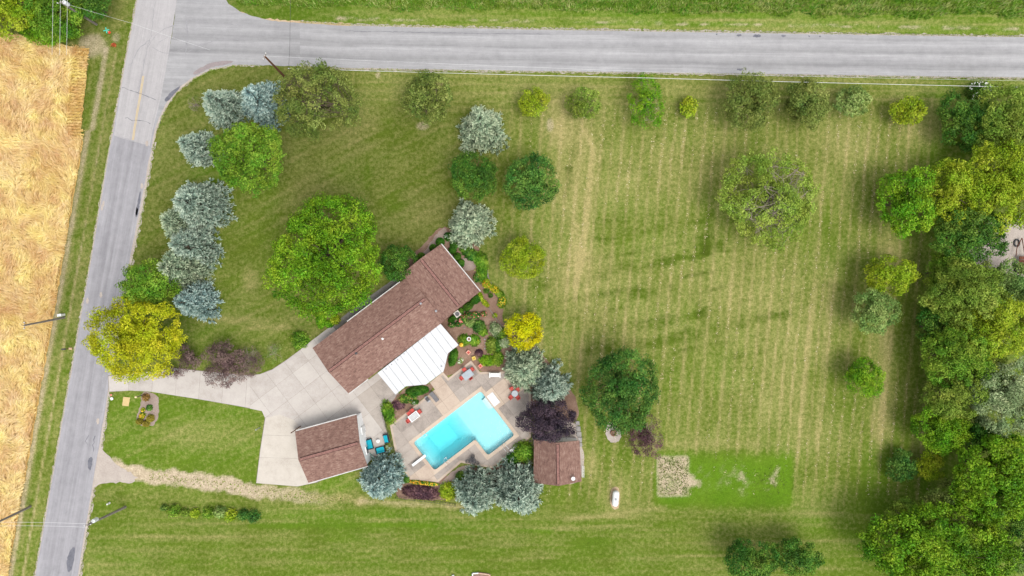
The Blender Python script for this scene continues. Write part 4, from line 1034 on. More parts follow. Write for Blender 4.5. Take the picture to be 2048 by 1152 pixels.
def mound(label, px, py, rx, h, mat, ry=None, leaf=.11, n=900, rot=0, name='shrub', cat='shrub', group=None, loose=.12, flowers=None, fl_n=40, fl_size=.16, z0=0.0, stem=False):
    """clipped or loose low shrub / perennial clump"""
    base = W(px, py, h * .5); base.z = z0
    a = rx * S; b = (ry or rx) * S
    root = empty(name, base, label, cat, group)
    leaf = min(.2, max(leaf, math.sqrt(3.0 * 2 * math.pi * a * b / (n * .31))))
    d = rng.normal(size=(n, 3)); d[:, 2] = np.abs(d[:, 2]); d = norm(d)
    rad = 1 - rng.random(n) ** 1.5 * .35 + rng.normal(0, loose, n)
    cs, sn = math.cos(rot), math.sin(rot)
    X = d[:, 0] * a * rad; Y = d[:, 1] * b * rad
    P = np.stack([base.x + X * cs - Y * sn, base.y + X * sn + Y * cs, z0 + .03 + d[:, 2] * h * rad], 1)
    nrm = norm(d * .7 + rng.normal(size=(n, 3)) * .45 + np.array([0, 0, .3]))
    lump = fbm(P[:, 0] * 1.7 + 50, P[:, 1] * 1.7 + 50, 5, 2)
    v, f, t = leaf_cards(P, nrm, leaf * rng.uniform(.7, 1.4, n), .6, np.clip(.5 + (lump - .5) * .9 + rng.normal(0, .15, n), 0, 1))
    link('foliage', np_mesh('foliage', v, f, dict(tint=t)), mat, root)
    # stems hold it up and keep it opaque
    sb = MB()
    for i in range(6):
        q = (base.x + rng.normal() * a * .3, base.y + rng.normal() * b * .3, z0 + h * .6); tube_limb(sb, (base.x, base.y, z0 - .02), q, .03, .012, n=4)
    sb.build('stems', BARK, root)
    if flowers:
        d = rng.normal(size=(fl_n, 3)); d[:, 2] = np.abs(d[:, 2]) + .25; d = norm(d)
        X = d[:, 0] * a; Y = d[:, 1] * b
        P = np.stack([base.x + X * cs - Y * sn, base.y + X * sn + Y * cs, z0 + .05 + d[:, 2] * h * 1.08], 1)
        v, f, t = leaf_cards(P, norm(d * .3 + np.array([0, 0, 1.0])), fl_size * rng.uniform(.7, 1.3, fl_n), .95, rng.random(fl_n))
        link('blossoms', np_mesh('blossoms', v, f, dict(tint=t)), flowers, root)
    return root

# foliage colours
K = 0.9
F_MAPLE = foliage('maple_bright', (44, 84, 10), (98, 142, 18), (158, 190, 48), K)
F_DARK = foliage('dark_green', (32, 70, 20), (66, 110, 32), (134, 168, 62), K)
F_DARK2 = foliage('dark_gloss', (28, 66, 24), (62, 108, 38), (128, 166, 70), K)
F_MID = foliage('mid_green', (50, 90, 18), (98, 140, 32), (162, 188, 68), K)
F_OLIVE = foliage('olive', (70, 98, 26), (116, 142, 46), (174, 192, 84), K)
F_OLIVE_D = foliage('olive_dark', (58, 80, 30), (104, 120, 50), (160, 168, 92), 1.0)
F_LONE = foliage('lone', (80, 106, 30), (128, 152, 52), (182, 198, 96), 1.0)
F_YG = foliage('yellow_green', (104, 112, 8), (168, 174, 20), (220, 214, 56), .95)
F_YG2 = foliage('lime', (84, 112, 14), (140, 164, 26), (196, 204, 70), K)
F_YEL = foliage('yellow', (138, 140, 2), (198, 196, 6), (236, 230, 36), .95)
F_BRIGHT = foliage('fresh_green', (46, 92, 10), (100, 148, 18), (160, 192, 50), K)
F_PALE = foliage('pale_green', (72, 104, 46), (118, 148, 72), (178, 194, 116), K)
F_SILVER = foliage('silver_willow', (88, 112, 70), (138, 160, 108), (192, 202, 152), K)
F_PURP = foliage('purple', (54, 34, 42), (96, 66, 74), (148, 112, 108), K, .1)
F_PURPG = foliage('purple_grey', (70, 54, 54), (112, 90, 88), (156, 130, 122), .9, .1)
F_PURPB = foliage('purple_black', (30, 24, 34), (56, 48, 60), (104, 84, 94), K, .15)
F_SPR = foliage('spruce', (64, 86, 76), (134, 156, 140), (200, 212, 192), 1.0, .1)
F_SPRB = foliage('spruce_blue', (62, 88, 90), (126, 154, 150), (194, 212, 202), 1.0, .1)
F_SPRG = foliage('spruce_green', (68, 88, 70), (138, 158, 130), (202, 212, 178), 1.0, .1)
F_BOX = foliage('boxwood', (30, 68, 14), (58, 104, 22), (96, 138, 42), K)
F_BROWNBOX = foliage('clipped_olive', (96, 98, 24), (134, 130, 38), (164, 156, 64), .95)
F_GRASSY = foliage('ornamental_grass', (86, 112, 70), (140, 160, 110), (206, 212, 176), K)
F_YFL = foliage('blossom_yellow', (206, 150, 10), (238, 196, 30), (250, 228, 110), .85, .1)
F_RFL = foliage('blossom_red', (190, 60, 60), (224, 98, 92), (244, 170, 158), .85, .1)
F_OFL = foliage('blossom_orange', (214, 110, 20), (238, 164, 40), (246, 214, 90), .85, .1)
F_WFL = foliage('blossom_white', (220, 220, 206), (238, 238, 228), (250, 250, 244), .95, .1)

# ------------------------------------------------------------------ blue spruces
SG = 'blue spruces in the yard'
for lab, px, py, r, h, m in (
    ('pale blue spruce at the road bend next to a leafless shrub', 449, 213, 42, 8, F_SPR),
    ('blue spruce between the road bend spruce and the brown utility pole', 527, 206, 46, 9, F_SPRB),
    ('small pale spruce touching the round green maple by the bend', 394, 297, 38, 7, F_SPR),
    ('largest dense blue spruce of the west roadside row', 398, 411, 56, 9.5, F_SPR),
    ('low spruce tucked under the largest west roadside spruce', 358, 446, 38, 6.5, F_SPRG),
    ('loose spruce at the middle of the west roadside row', 386, 494, 46, 8, F_SPR),
    ('broad spruce above the lime tree in the west roadside row', 364, 536, 52, 8.5, F_SPRG),
    ('bluest spruce, small and round, at the south end of the west row', 391, 603, 43, 7.5, F_SPRB),
    ('pale spruce north of the two dark round trees in mid lawn', 964, 257, 51, 9, F_SPRG),
    ('pale spruce at the north corner of the house garden', 939, 446, 49, 9, F_SPRG),
    ('green blue spruce beside the white patio bench', 1046, 735, 45, 8, F_SPRG),
    ('broken topped spruce above the purple tree by the pool', 1102, 775, 44, 7.5, F_SPR),
    ('blue spruce at the corner of the detached garage', 762, 959, 46, 8, F_SPRB),
    ('bluish spruce south of the pool deck, left of a pair', 950, 985, 47, 8.5, F_SPR),
    ('wide spruce in front of the pool shed, right of a pair', 1037, 981, 57, 9.5, F_SPR)):
    spruce(lab, px, py, r, h, m, SG)

# ------------------------------------------------------------------ lawn trees
YG = 'broadleaf trees in the yard'
tree('huge bright green maple in front of the house', 655, 511, 119, 14, F_MAPLE, .29, 30000, lobes=26, clump=.12, group=YG)
tree('round green maple among the spruces at the road bend', 502, 312, 70, 10, F_MID, .27, 13000, lobes=16, group=YG)
tree('spreading olive green tree beside the brown utility pole', 638, 210, 82, 9.5, F_OLIVE_D, .23, 16000, ry=76, lobes=22, cover=.9, group=YG, irregular=.2, twigs=True)
tree('yellow lime tree overhanging the west road at the driveway mouth', 281, 674, 97, 12, F_YG, .22, 22000, ry=80, lobes=20, clump=.12, group=YG)
tree('dark green tree behind the yellow lime tree at the west road', 303, 575, 56, 9, F_MID, .24, 8000, ry=52, lobes=10, group=YG)
tree('dark needled tree between the olive tree and the pale spruce on the north lawn', 855, 200, 50, 7.5, F_OLIVE_D, .24, 6500, lobes=12, group=YG, irregular=.22, twigs=True)
tree('dark round tree directly under the pale mid lawn spruce', 948, 353, 48, 7, F_DARK, .22, 8500, lobes=10, group=YG, irregular=.08)
tree('dark round tree right of its twin in mid lawn', 1062, 363, 55, 7.5, F_DARK2, .24, 10000, lobes=12, group=YG, irregular=.08)
tree('small rounded lime green tree east of the house garden', 1045, 518, 42, 5.5, F_YG2, .2, 7500, lobes=9, group=YG, irregular=.08)
tree('golden yellow tree at the garden edge', 1050, 660, 38, 5, F_YEL, .2, 5500, lobes=9, group=YG, irregular=.2)
tree('dark green tree with clumped foliage east of the pool', 1241, 775, 73, 9.5, F_DARK2, .27, 16500, ry=86, lobes=18, group=YG, irregular=.08)
tree('thin purple leaved tree with bare grey branches by the fire pit', 1293, 872, 36, 4.5, F_PURP, .18, 3600, ry=44, lobes=11, cover=.6, group=YG, twigs=True, bark=BARK_PALE, irregular=.2)
tree('purple black tree shading the pool equipment yard', 1098, 838, 60, 6, F_PURPB, .2, 15000, ry=42, lobes=14, group=YG)
tree('green garden tree against the north side of the house', 799, 525, 36, 5, F_DARK, .22, 5000, lobes=9, group=YG)
tree('large sparse olive tree with bare inner limbs on the east lawn', 1538, 396, 98, 9, F_LONE, .2, 21000, ry=92, lobes=26, cover=.86, group=YG, twigs=True, bark=BARK_PALE, irregular=.2, flat=.5)
tree('bushy bright green tree beside the east woods edge', 1808, 402, 54, 8, F_BRIGHT, .26, 8500, ry=72, lobes=12, group=YG)
tree('yellowish layered tree between green trees on the east lawn edge', 1777, 550, 48, 6.5, F_YG2, .24, 4500, ry=38, lobes=10, group=YG, irregular=.22)
tree('grey green round tree under the yellowish tree on the east lawn edge', 1747, 622, 49, 6.5, F_PALE, .24, 7000, ry=46, lobes=11, group=YG)
tree('lone bright green round tree at the lower east lawn edge', 1727, 756, 39, 5, F_BRIGHT, .22, 5500, lobes=9, group=YG, irregular=.1)
tree('left of two joined dark trees at the bottom of the south lawn', 1500, 1115, 55, 6.5, F_DARK, .24, 8000, ry=40, lobes=11, group=YG)
tree('right of two joined dark trees at the bottom of the south lawn', 1592, 1109, 46, 6, F_DARK, .24, 7000, ry=36, lobes=10, group=YG)
NG = 'saplings along the north road'
tree('small olive yellow sapling, leftmost of the row along the north road', 1066, 204, 31, 3.6, F_YG2, .17, 3000, lobes=9, cover=.85, group=NG, twigs=True, irregular=.2)
tree('thin green sapling second from the left along the north road', 1167, 206, 33, 3.8, F_OLIVE, .16, 3000, lobes=9, cover=.8, group=NG, twigs=True, irregular=.2)
tree('tall ragged bright green tree with a dead grey side along the north road', 1291, 207, 38, 5, F_BRIGHT, .19, 4500, ry=50, lobes=9, cover=.72, group=NG, twigs=True, bark=BARK_PALE, irregular=.25)
tree('tiny lime sapling along the north road', 1377, 215, 17, 2.4, F_YG2, .17, 700, ry=21, lobes=6, group=NG)
tree('wide olive tree in the north road row', 1497, 206, 55, 6.5, F_OLIVE_D, .22, 8500, lobes=12, group=NG, irregular=.18)
tree('dark olive tree with brown tinged leaves in the north road row', 1611, 208, 46, 5.5, F_OLIVE_D, .21, 6500, ry=48, lobes=11, group=NG)
tree('pale bluish green sapling in the north road row', 1703, 204, 35, 4, F_PALE, .2, 2600, ry=30, lobes=9, group=NG, irregular=.22)
tree('pale yellow green sapling at the right end of the north road row', 1814, 222, 35, 3.8, F_YG2, .19, 2800, ry=28, lobes=9, group=NG, irregular=.2)

# thicket in the north west corner
TG = 'thicket trees at the north west corner'
tree('yellow green thicket tree in the top left corner', 20, 20, 70, 7, F_YG2, .27, 9000, ry=56, lobes=12, group=TG)
tree('green thicket tree against the leaning utility pole', 118, 25, 62, 6.5, F_MID, .25, 9500, ry=60, lobes=12, group=TG)
tree('dark thicket tree nearest the west road', 182, 5, 42, 6, F_DARK, .24, 4000, ry=34, lobes=9, group=TG)
tree('low green thicket bush at the wheat edge', 95, 66, 55, 3, F_BRIGHT, .2, 4000, ry=24, lobes=9, group=TG, name='thicket_bush', cat='bush')

# east woods
WG = 'trees of the east woods'
for lab, px, py, r, ry, h, m, n, lf in (
    ('dark green bush at the north tip of the east woods', 1928, 240, 52, 60, 7, F_DARK, 8000, .26),
    ('yellow olive tree at the north east corner of the woods', 2015, 250, 75, 78, 9, F_OLIVE, 12000, .24),
    ('lime green crown in the upper east woods beside the gravel yard', 1992, 375, 82, 90, 11, F_YG2, 15000, .3),
    ('yellow green crown touching the bushy bright tree of the lawn', 1895, 385, 46, 70, 10, F_YG2, 7000, .28),
    ('dark green tree leaning over the gravel yard', 1938, 470, 74, 56, 10, F_DARK, 11500, .28),
    ('pale green tree right of the gravel yard, low in the woods', 2025, 575, 60, 50, 9, F_PALE, 6500, .26),
    ('yellowish green tree south of the gravel yard', 1925, 590, 76, 70, 11, F_OLIVE, 13000, .28),
    ('sunlit yellow green oak in the middle of the woods', 1985, 650, 66, 66, 11, F_YG2, 11000, .28),
    ('green tree bordering the lawn in the middle of the woods', 1905, 715, 66, 64, 11, F_MID, 11000, .28),
    ('olive tree above the silver willow', 1905, 790, 60, 50, 10, F_OLIVE, 8000, .27),
    ('silver grey willow at the right edge', 2010, 795, 88, 74, 11, F_SILVER, 16000, .24),
    ('bright green tree projecting into the lawn below the willow', 1872, 852, 54, 50, 8, F_BRIGHT, 8500, .26),
    ('small dark round bush at the woods edge', 1803, 931, 29, 32, 3.5, F_DARK2, 2600, .22),
    ('small lime bush right of the dark round bush', 1859, 930, 28, 30, 4, F_YG2, 2600, .22),
    ('tall sunlit maple in the lower right woods', 1992, 945, 95, 92, 13, F_MAPLE, 17000, .36),
    ('dull dark tree between the sunlit maple and the broad corner maple', 1905, 1005, 66, 50, 8, F_OLIVE_D, 8000, .27),
    ('yellow tinged tree at the upper edge of the broad corner maple', 1822, 1040, 54, 48, 8, F_OLIVE, 6500, .26),
    ('broad green maple in the bottom right corner', 1870, 1095, 150, 92, 12, F_MAPLE, 26000, .34),
    ('low green understorey tree below the leaning dark tree', 1880, 545, 34, 40, 7, F_MID, 3500, .25),
    ('dark understorey tree in the gap beside the lawn', 1868, 655, 36, 46, 7, F_DARK, 4000, .25),
    ('olive understorey tree between the oak and the willow', 1968, 735, 44, 40, 8, F_OLIVE, 4000, .25),
    ('dark understorey tree between the willow and the sunlit maple', 1945, 868, 42, 36, 7, F_DARK, 4000, .25),
    ('dark understorey tree below the sunlit maple', 2030, 1040, 44, 30, 6, F_DARK, 4000, .25),
    ('grey green crown at the lower right edge', 2055, 1105, 36, 46, 8, F_PALE, 3500, .26)):
    tree(lab, px, py, r, h * .82, m, lf * .92, int(n * 1.25), ry=ry, lobes=16, group=WG)
mound('elder bush with white blossom at the north tip of the woods', 1960, 180, 24, 2.2, F_DARK, ry=18, leaf=.2, n=1500, flowers=F_WFL, fl_n=70, fl_size=.26, loose=.15, name='elder_bush')

# ------------------------------------------------------------------ shrubs
tree('leafless grey shrub left of the road bend spruce', 393, 208, 18, 2.2, F_OLIVE_D, .12, 350, lobes=12, cover=.25, twigs=True, bark=BARK_PALE, name='bare_shrub', cat='shrub')
tree('thin purple shrub beside the yellow lime tree', 377, 714, 29, 3, F_PURPG, .13, 1500, lobes=9, cover=.6, twigs=True, name='purple_shrub', cat='shrub', group='purple shrubs on the driveway')
tree('largest purple shrub overhanging the driveway', 450, 726, 46, 3.6, F_PURPG, .13, 6500, ry=46, lobes=13, cover=.7, twigs=True, name='purple_shrub', cat='shrub', group='purple shrubs on the driveway', irregular=.2)
tree('low purple shrub on the driveway under the lime tree', 346, 744, 20, 2, F_PURPG, .13, 800, ry=13, lobes=7, cover=.6, twigs=True, name='purple_shrub', cat='shrub', group='purple shrubs on the driveway')
tree('half bare purple grey shrub right of the largest purple shrub', 497, 722, 34, 3, F_PURPG, .12, 2200, ry=32, lobes=12, cover=.45, twigs=True, bark=BARK_PALE, name='purple_shrub', cat='shrub', group='purple shrubs on the driveway')
tree('bare silver twiggy shrub beside the driveway curve', 548, 707, 20, 2, F_PALE, .11, 420, ry=22, lobes=11, cover=.25, twigs=True, bark=BARK_PALE, name='bare_shrub', cat='shrub')
mound('round light green shrub at the driveway and porch walk corner', 598, 680, 17, 1.8, F_MID, leaf=.17, n=1300, loose=.12)
HG = 'row of small shrubs on the south lawn'
hl = ['leftmost and smallest', 'second, yellow green', 'third, sparse', 'fourth, yellowish', 'fifth, lime', 'sixth, grey green', 'seventh, tall lime', 'eighth, dark', 'ninth, dark, rightmost']
for i, (x, y, r, m) in enumerate(((327, 1016, 6, F_DARK2), (347, 1023, 13, F_MID), (369, 1026, 8, F_OLIVE), (389, 1027, 9, F_YG2), (416, 1026, 11, F_MID), (438, 1025, 12, F_PALE), (461, 1031, 12, F_YG2), (485, 1030, 11, F_DARK2), (505, 1034, 13, F_DARK2))):
    mound('%s shrub in the row beside the dirt lane' % hl[i], x, y, r, .5 + r * .07, m, leaf=.15, n=int(30 * r + 120), loose=.15, group=HG)
# boxwoods round the house
BG = 'clipped boxwoods round the house'
for lab, x, y, rx, ry, h, rot in (
    ('clipped boxwood ball touching the garden spruce', 896, 473, 9, 9, .9, 0), ('clipped boxwood ball off the north roof corner', 880, 484, 9, 9, .9, 0), ('boxwood ball half under the north eave', 866, 496, 8, 8, .8, 0), ('small boxwood under the north eave nearest the garden tree', 842, 513, 8, 8, .8, 0),
    ('boxwood under the east eave nearest the spruce', 908, 489, 9, 9, .9, 0), ('second boxwood along the east eave', 905, 500, 8, 8, .9, 0), ('third boxwood along the east eave', 914, 513, 8, 8, .9, 0), ('fourth and southernmost boxwood along the east eave', 921, 526, 8, 9, .9, 0),
    ('clipped hedge at the east roof corner', 951, 600, 12, 8, .9, .6), ('clipped hedge left of the east corner hedge', 936, 613, 12, 8, .9, .6), ('dark hedge left of the air conditioner', 906, 637, 12, 6, .8, .6), ('hedge strip right of the air conditioner', 921, 622, 7, 6, .8, .6),
    ('clipped hedge on the east side of the sunroom', 906, 715, 9, 19, .9, -.25), ('clipped hedge along the south side of the sunroom', 834, 782, 24, 10, .9, .12)):
    mound(lab, x, y, rx, h, F_BOX, ry=ry, leaf=.10, n=int(9 * rx * ry) + 300, loose=.03, rot=rot, group=BG, name='boxwood', cat='hedge')
for lab, x, y, rx, ry in (('clipped horseshoe hedge, west arm, under the big maple', 641, 636, 10, 22), ('clipped horseshoe hedge, south arm, beside the porch walk', 658, 648, 9, 8)):
    mound(lab, x, y, rx, .8, F_BRIGHT, ry=ry, leaf=.10, n=1500, loose=.03, name='clipped_hedge', cat='hedge')
mound('loose lime shrub between the horseshoe hedge and the porch', 670, 640, 10, .9, F_YG2, leaf=.13, n=500, loose=.12)
CG = 'clipped brown balls in the driveway island'
for lab, x, y, r in (('clipped olive brown ball on the left of three in the island bed', 278, 843, 7), ('clipped olive brown ball at the bottom of three in the island bed', 291, 847.5, 7), ('clipped olive brown ball on the right of three in the island bed', 299.5, 837, 7.6)):
    mound(lab, x, y, r, .85, F_BROWNBOX, leaf=.07, n=900, loose=.015, group=CG, name='clipped_ball', cat='hedge')
mound('yellow flowering clump in the driveway island bed', 284, 831, 6, .5, F_YG2, leaf=.1, n=300, flowers=F_YFL, fl_n=40, fl_size=.13, name='flower_clump', cat='flowers')
mound('small yellow flowering clump above the larger one in the island bed', 285.5, 820, 4, .4, F_YG2, leaf=.1, n=160, flowers=F_YFL, fl_n=24, fl_size=.12, name='flower_clump', cat='flowers')
mound('dark green tuft in the driveway island bed', 298, 816, 6, .5, F_DARK2, leaf=.12, n=350, loose=.1, name='flower_clump', cat='plant')
mound('dry reddish plant at the top of the island bed', 291.5, 795, 7, .5, foliage('rust', (96, 74, 34), (140, 108, 56), (190, 150, 96), K), leaf=.11, n=300, loose=.2, name='flower_clump', cat='plant')

# garden plants east of the house
GP = 'perennials in the house garden'
def gp(lab, x, y, rx, ry, h, m, fl=None, fn=40, leaf=.13, rot=0, fs=.14):
    rx *= 1.16; ry *= 1.16; fs *= .8
    mound(lab, x, y, rx, h, m, ry=ry, leaf=leaf, n=int(6.5 * rx * ry) + 120, loose=.14, rot=rot, group=GP, name='garden_plant', cat='plant', flowers=fl, fl_n=fn, fl_size=fs)
gp('green groundcover along the garden edge, upper stretch', 938, 505, 20, 10, .4, F_DARK, rot=-.7)
gp('green groundcover along the garden edge, middle stretch', 962, 522, 11, 17, .45, F_MID, rot=.3)
gp('green groundcover along the garden edge, lower stretch', 964, 546, 9, 16, .45, F_MID)
gp('orange and yellow lilies at the garden edge', 973, 567, 7, 8, .6, F_YG2, F_OFL, 60)
gp('yellow lilies right of the orange ones', 988, 578, 11, 6, .6, F_YG2, F_YFL, 80, rot=-.6)
gp('green edging plants behind the yellow lilies', 1000, 588, 9, 6, .4, F_MID, rot=-.7)
gp('oval yellow flower clump near the garden bend', 1004, 604, 7, 10, .6, F_MID, F_YFL, 80, rot=-.3)
gp('small dark green plant below the lily edge', 973, 582, 5, 4, .5, F_DARK)
gp('dark plant at the foot of the east roof edge', 953, 555, 5, 8, .5, F_DARK2, F_RFL, 6)
gp('small dark green plant beside the pale mulch patch', 981, 591, 4, 4, .5, F_DARK)
gp('lime creeper along the garden wire, upper piece', 961, 592, 3.5, 7, .6, F_YG2, rot=.4)
gp('lime creeper along the garden wire, lower piece', 970, 606, 4, 9, .6, F_YG2, F_YFL, 8, rot=.8)
gp('yellow tuft at the rail fence end', 990, 631, 4, 4, .5, F_YG2)
gp('red rose bush nearest the air conditioner', 925, 638, 7, 9, .8, F_DARK2, F_RFL, 36, rot=-.6, fs=.2)
gp('rose bush second from the air conditioner', 937, 629, 6, 5, .7, F_DARK2, F_RFL, 8, fs=.18)
gp('rose bush third from the air conditioner', 951, 630, 8, 6, .7, F_DARK2, F_RFL, 14, fs=.2)
gp('rose bush furthest from the air conditioner', 968, 628, 5, 5, .7, F_DARK2, F_RFL, 16, fs=.2)
gp('small rose at the sunroom corner', 904, 649, 6, 5, .6, F_DARK2, F_RFL, 8)
gp('dark rose bush below the red one', 917, 648, 5, 5, .6, F_DARK2, F_RFL, 6)
gp('dark leafy clump in the garden middle, upper left', 941, 646, 9, 7, .7, F_PALE)
gp('large dark leafy clump in the garden middle', 958, 653, 11, 11, .9, F_DARK2, rot=.5)
gp('bright leafy clump at the lower end of the garden middle', 966, 663, 8, 8, .7, F_MID)
gp('green island bed plants round the white urn, left', 928, 680, 10, 10, .4, F_MID)
gp('green island bed plants round the white urn, right', 949, 681, 9, 10, .4, F_MID, F_YFL, 5)
gp('variegated grass clump near the rail fence', 992, 660, 10, 14, .9, F_GRASSY, rot=.5, leaf=.2)
gp('leafy green clump right of the variegated grass', 1002, 668, 9, 11, .8, F_MID)
gp('silver grass tuft beside the golden tree', 1010, 685, 11, 9, .9, F_GRASSY, leaf=.22)
gp('olive leafy clump below the variegated grass', 983, 690, 9, 15, .7, F_OLIVE)
gp('dark clump right of the olive clump', 996, 690, 7, 12, .6, F_DARK)
gp('bright green low hedge facing the patio', 976, 721, 15, 9, .5, F_BRIGHT)
gp('bright green low hedge facing the patio, right end', 996, 717, 9, 12, .5, F_MID)
gp('purple perennial near the square planters', 958, 706, 7, 6, .5, F_PURP)
gp('white flower cluster beside the sunroom hedge', 921, 722, 6, 4, .35, F_PALE, F_WFL, 24, rot=.7)
gp('flowering clump under the sunroom hedge', 815, 797, 16, 8, .6, F_DARK, F_RFL, 40, rot=.1, fs=.13)
gp('flowering clump at the tip of the sunroom bed', 829, 804, 7, 5, .5, F_DARK, F_WFL, 16, fs=.12)
gp('grey lavender tuft in the sunroom bed', 796, 810, 11, 8, .5, F_PURP, leaf=.14)
gp('bright green shrub by the patio gate', 776, 825, 10, 20, 1.0, F_MID, rot=.25)
gp('marigold row south of the pool deck', 845, 966, 27, 3.5, .35, F_MID, F_OFL, 150, rot=-.12, fs=.16)
gp('round lime shrub between the purple bed and the spruce pair', 897, 983, 15, 15, 1.1, F_YG2, leaf=.16)
gp('green shrub between the pool deck and the shed', 1046, 905, 17, 18, 1.4, F_MID, rot=.4, leaf=.15)
gp('darker shrub left of the shed shrub', 1026, 918, 11, 12, 1.1, F_DARK, leaf=.15)
gp('small dark shrub behind the lime shrub', 925, 953, 12, 8, .9, F_DARK)
gp('low green shrub left of the marigold row', 811, 960, 7, 6, .5, F_DARK)
mound('purple barberry bed inside the black fence', 842, 985, 38, .7, F_PURP, ry=14, leaf=.13, n=3200, loose=.08, rot=-.1, name='barberry_hedge', cat='hedge')

# ------------------------------------------------------------------ wheat field and rough grass
def wheat_edge(py): return np.where(py < 262, 180 - (py - 97) * 0.11, 166 - (py - 288) * 0.172)
def build_wheat():
    soil = [(-220, 40), (-60, 62), (0, 66), (60, 72), (100, 82), (140, 92), (178, 97), (162, 262), (166, 285), (117, 575), (67, 864), (15, 1152), (-5, 1270), (-220, 1270)]
    MB().flat(wp(jitter(soil, .8, 7, True, 3)), 0.03).build('wheat_field', FIELDSOIL)['kind'] = 'structure'
    n = 70000
    py = rng.uniform(60, 1200, n * 2); px = rng.uniform(-70, 182, n * 2)
    topb = np.interp(px, [-220, 0, 60, 100, 140, 178], [45, 68, 74, 84, 94, 99])
    ok = (px < wheat_edge(py) - 1.0) & (py > topb + 1); px = px[ok][:n]; py = py[ok][:n]; n = len(px)
    a0 = 2.0 + 2.6 * (fbm(px / 60 + 9, py / 60, 81, 3) - .5) * 2 + 1.5 * (fbm(px / 22, py / 22, 91, 2) - .5) * 2
    ed = np.clip(1 - (wheat_edge(py) - px) / 30, 0, 1)
    rows = ed * (py < 275) * (px > 138)                       # drilled rows still standing at the headland
    a = a0 * (1 - np.minimum(1, rows * 3)) + (0.12 + rng.normal(0, .08, n)) * np.minimum(1, rows * 3) + rng.normal(0, .28, n)
    py = np.where(rows > .05, np.round(py / 6.0) * 6.0 + rng.normal(0, .8, n), py)
    clump = fbm(px / 8, py / 8, 101, 3); hh = 0.4 + 0.5 * fbm(px / 26, py / 26, 111, 3) + 0.2 * (clump - .5)
    hh = np.where(rows > .05, .7, hh)
    x = (px - 1024) * S; y = (576 - py) * S
    L = rng.uniform(.4, .9, n); wd_ = rng.uniform(.022, .055, n)
    d = np.stack([np.cos(a), np.sin(a), rng.normal(.05, .14, n)], 1)
    c = np.stack([x, y, np.maximum(.1, hh * .75 + rng.normal(0, .09, n))], 1)
    s_ = norm(np.stack([-d[:, 1], d[:, 0], rng.normal(0, .4, n)], 1))
    m0 = c - d * L[:, None] * .5; m1 = c + np.array([0, 0, .07]); m2 = c + d * L[:, None] * .5 - np.array([0, 0, .05])
    m0[:, 2] = np.maximum(m0[:, 2] - .15, .04); m2[:, 2] = np.maximum(m2[:, 2], .06)
    w = wd_[:, None]
    V = np.stack([m0 - s_ * w * .5, m0 + s_ * w * .5, m1 - s_ * w * .6, m1 + s_ * w * .6, m2 - s_ * w, m2 + s_ * w], 1).reshape(-1, 3)
    b = np.arange(n)[:, None] * 6
    F = np.concatenate([b + np.array([[0, 1, 3, 2]]), b + np.array([[2, 3, 5, 4]])], 0)
    t = np.clip(.5 + .7 * (fbm(px / 40, py / 70, 121, 3) - .5) + .35 * (clump - .5) + rng.normal(0, .16, n) - .25 * (rows > .05), 0, 1)
    m = foliage('wheat', (208, 168, 94), (240, 210, 142), (252, 232, 180), .82, .2)
    o = link('wheat', np_mesh('wheat', V, F, dict(tint=np.repeat(t, 6))), m)
    tag(o, 'ripe golden wheat lodged in swirls west of the road', 'wheat', kind='stuff')
build_wheat()

def tufts(name, label, px, py, hmin, hmax, mat, lean=.6, w=.05, kind='stuff', tint=None):
    n = len(px); x = (px - 1024) * S; y = (576 - py) * S
    h = rng.uniform(hmin, hmax, n); a = rng.uniform(0, 6.283, n); ln = h * rng.uniform(.2, 1, n) * lean
    b = np.stack([x, y, np.full(n, .0)], 1); tip = b + np.stack([np.cos(a) * ln, np.sin(a) * ln, h], 1)
    s_ = np.stack([-np.sin(a), np.cos(a), np.zeros(n)], 1) * (w * rng.uniform(.6, 1.4, n))[:, None]
    V = np.stack([b - s_, b + s_, tip], 1).reshape(-1, 3); F = np.arange(3 * n).reshape(-1, 3)
    t = tint if tint is not None else np.clip(rng.normal(.5, .2, n), 0, 1)
    o = link(name, np_mesh(name, V, F, dict(tint=np.repeat(t, 3))), mat); tag(o, label, 'grass', kind=kind)
F_GR = foliage('rough_grass', (90, 120, 30), (130, 152, 52), (186, 190, 110), .85)
F_GRN = foliage('meadow', (64, 112, 20), (112, 154, 44), (204, 200, 138), .9)
n = 30000; px = rng.uniform(440, 2120, n); e = 58 + .016 * (px - 1024); py = e - 2 - rng.random(n) ** .8 * 75
py = np.where(px < 620, py - 10, py)
ok = (px > 470) & ((e - py) > 24 + 26 * fbm(px / 40, py / 25, 131, 3)); px, py, e = px[ok], py[ok], e[ok]
far = np.clip((e - py - 30) / 20, 0, 1)
tufts('meadow_grass', 'tall rank grass and weeds along the north edge of the photo', px, py, .15, .75, F_GRN, .8, .055, tint=np.clip(.4 + .45 * (fbm(px / 30, py / 10, 141, 3) - .5) * 2 + far * .12 + rng.normal(0, .15, len(px)), 0, 1))
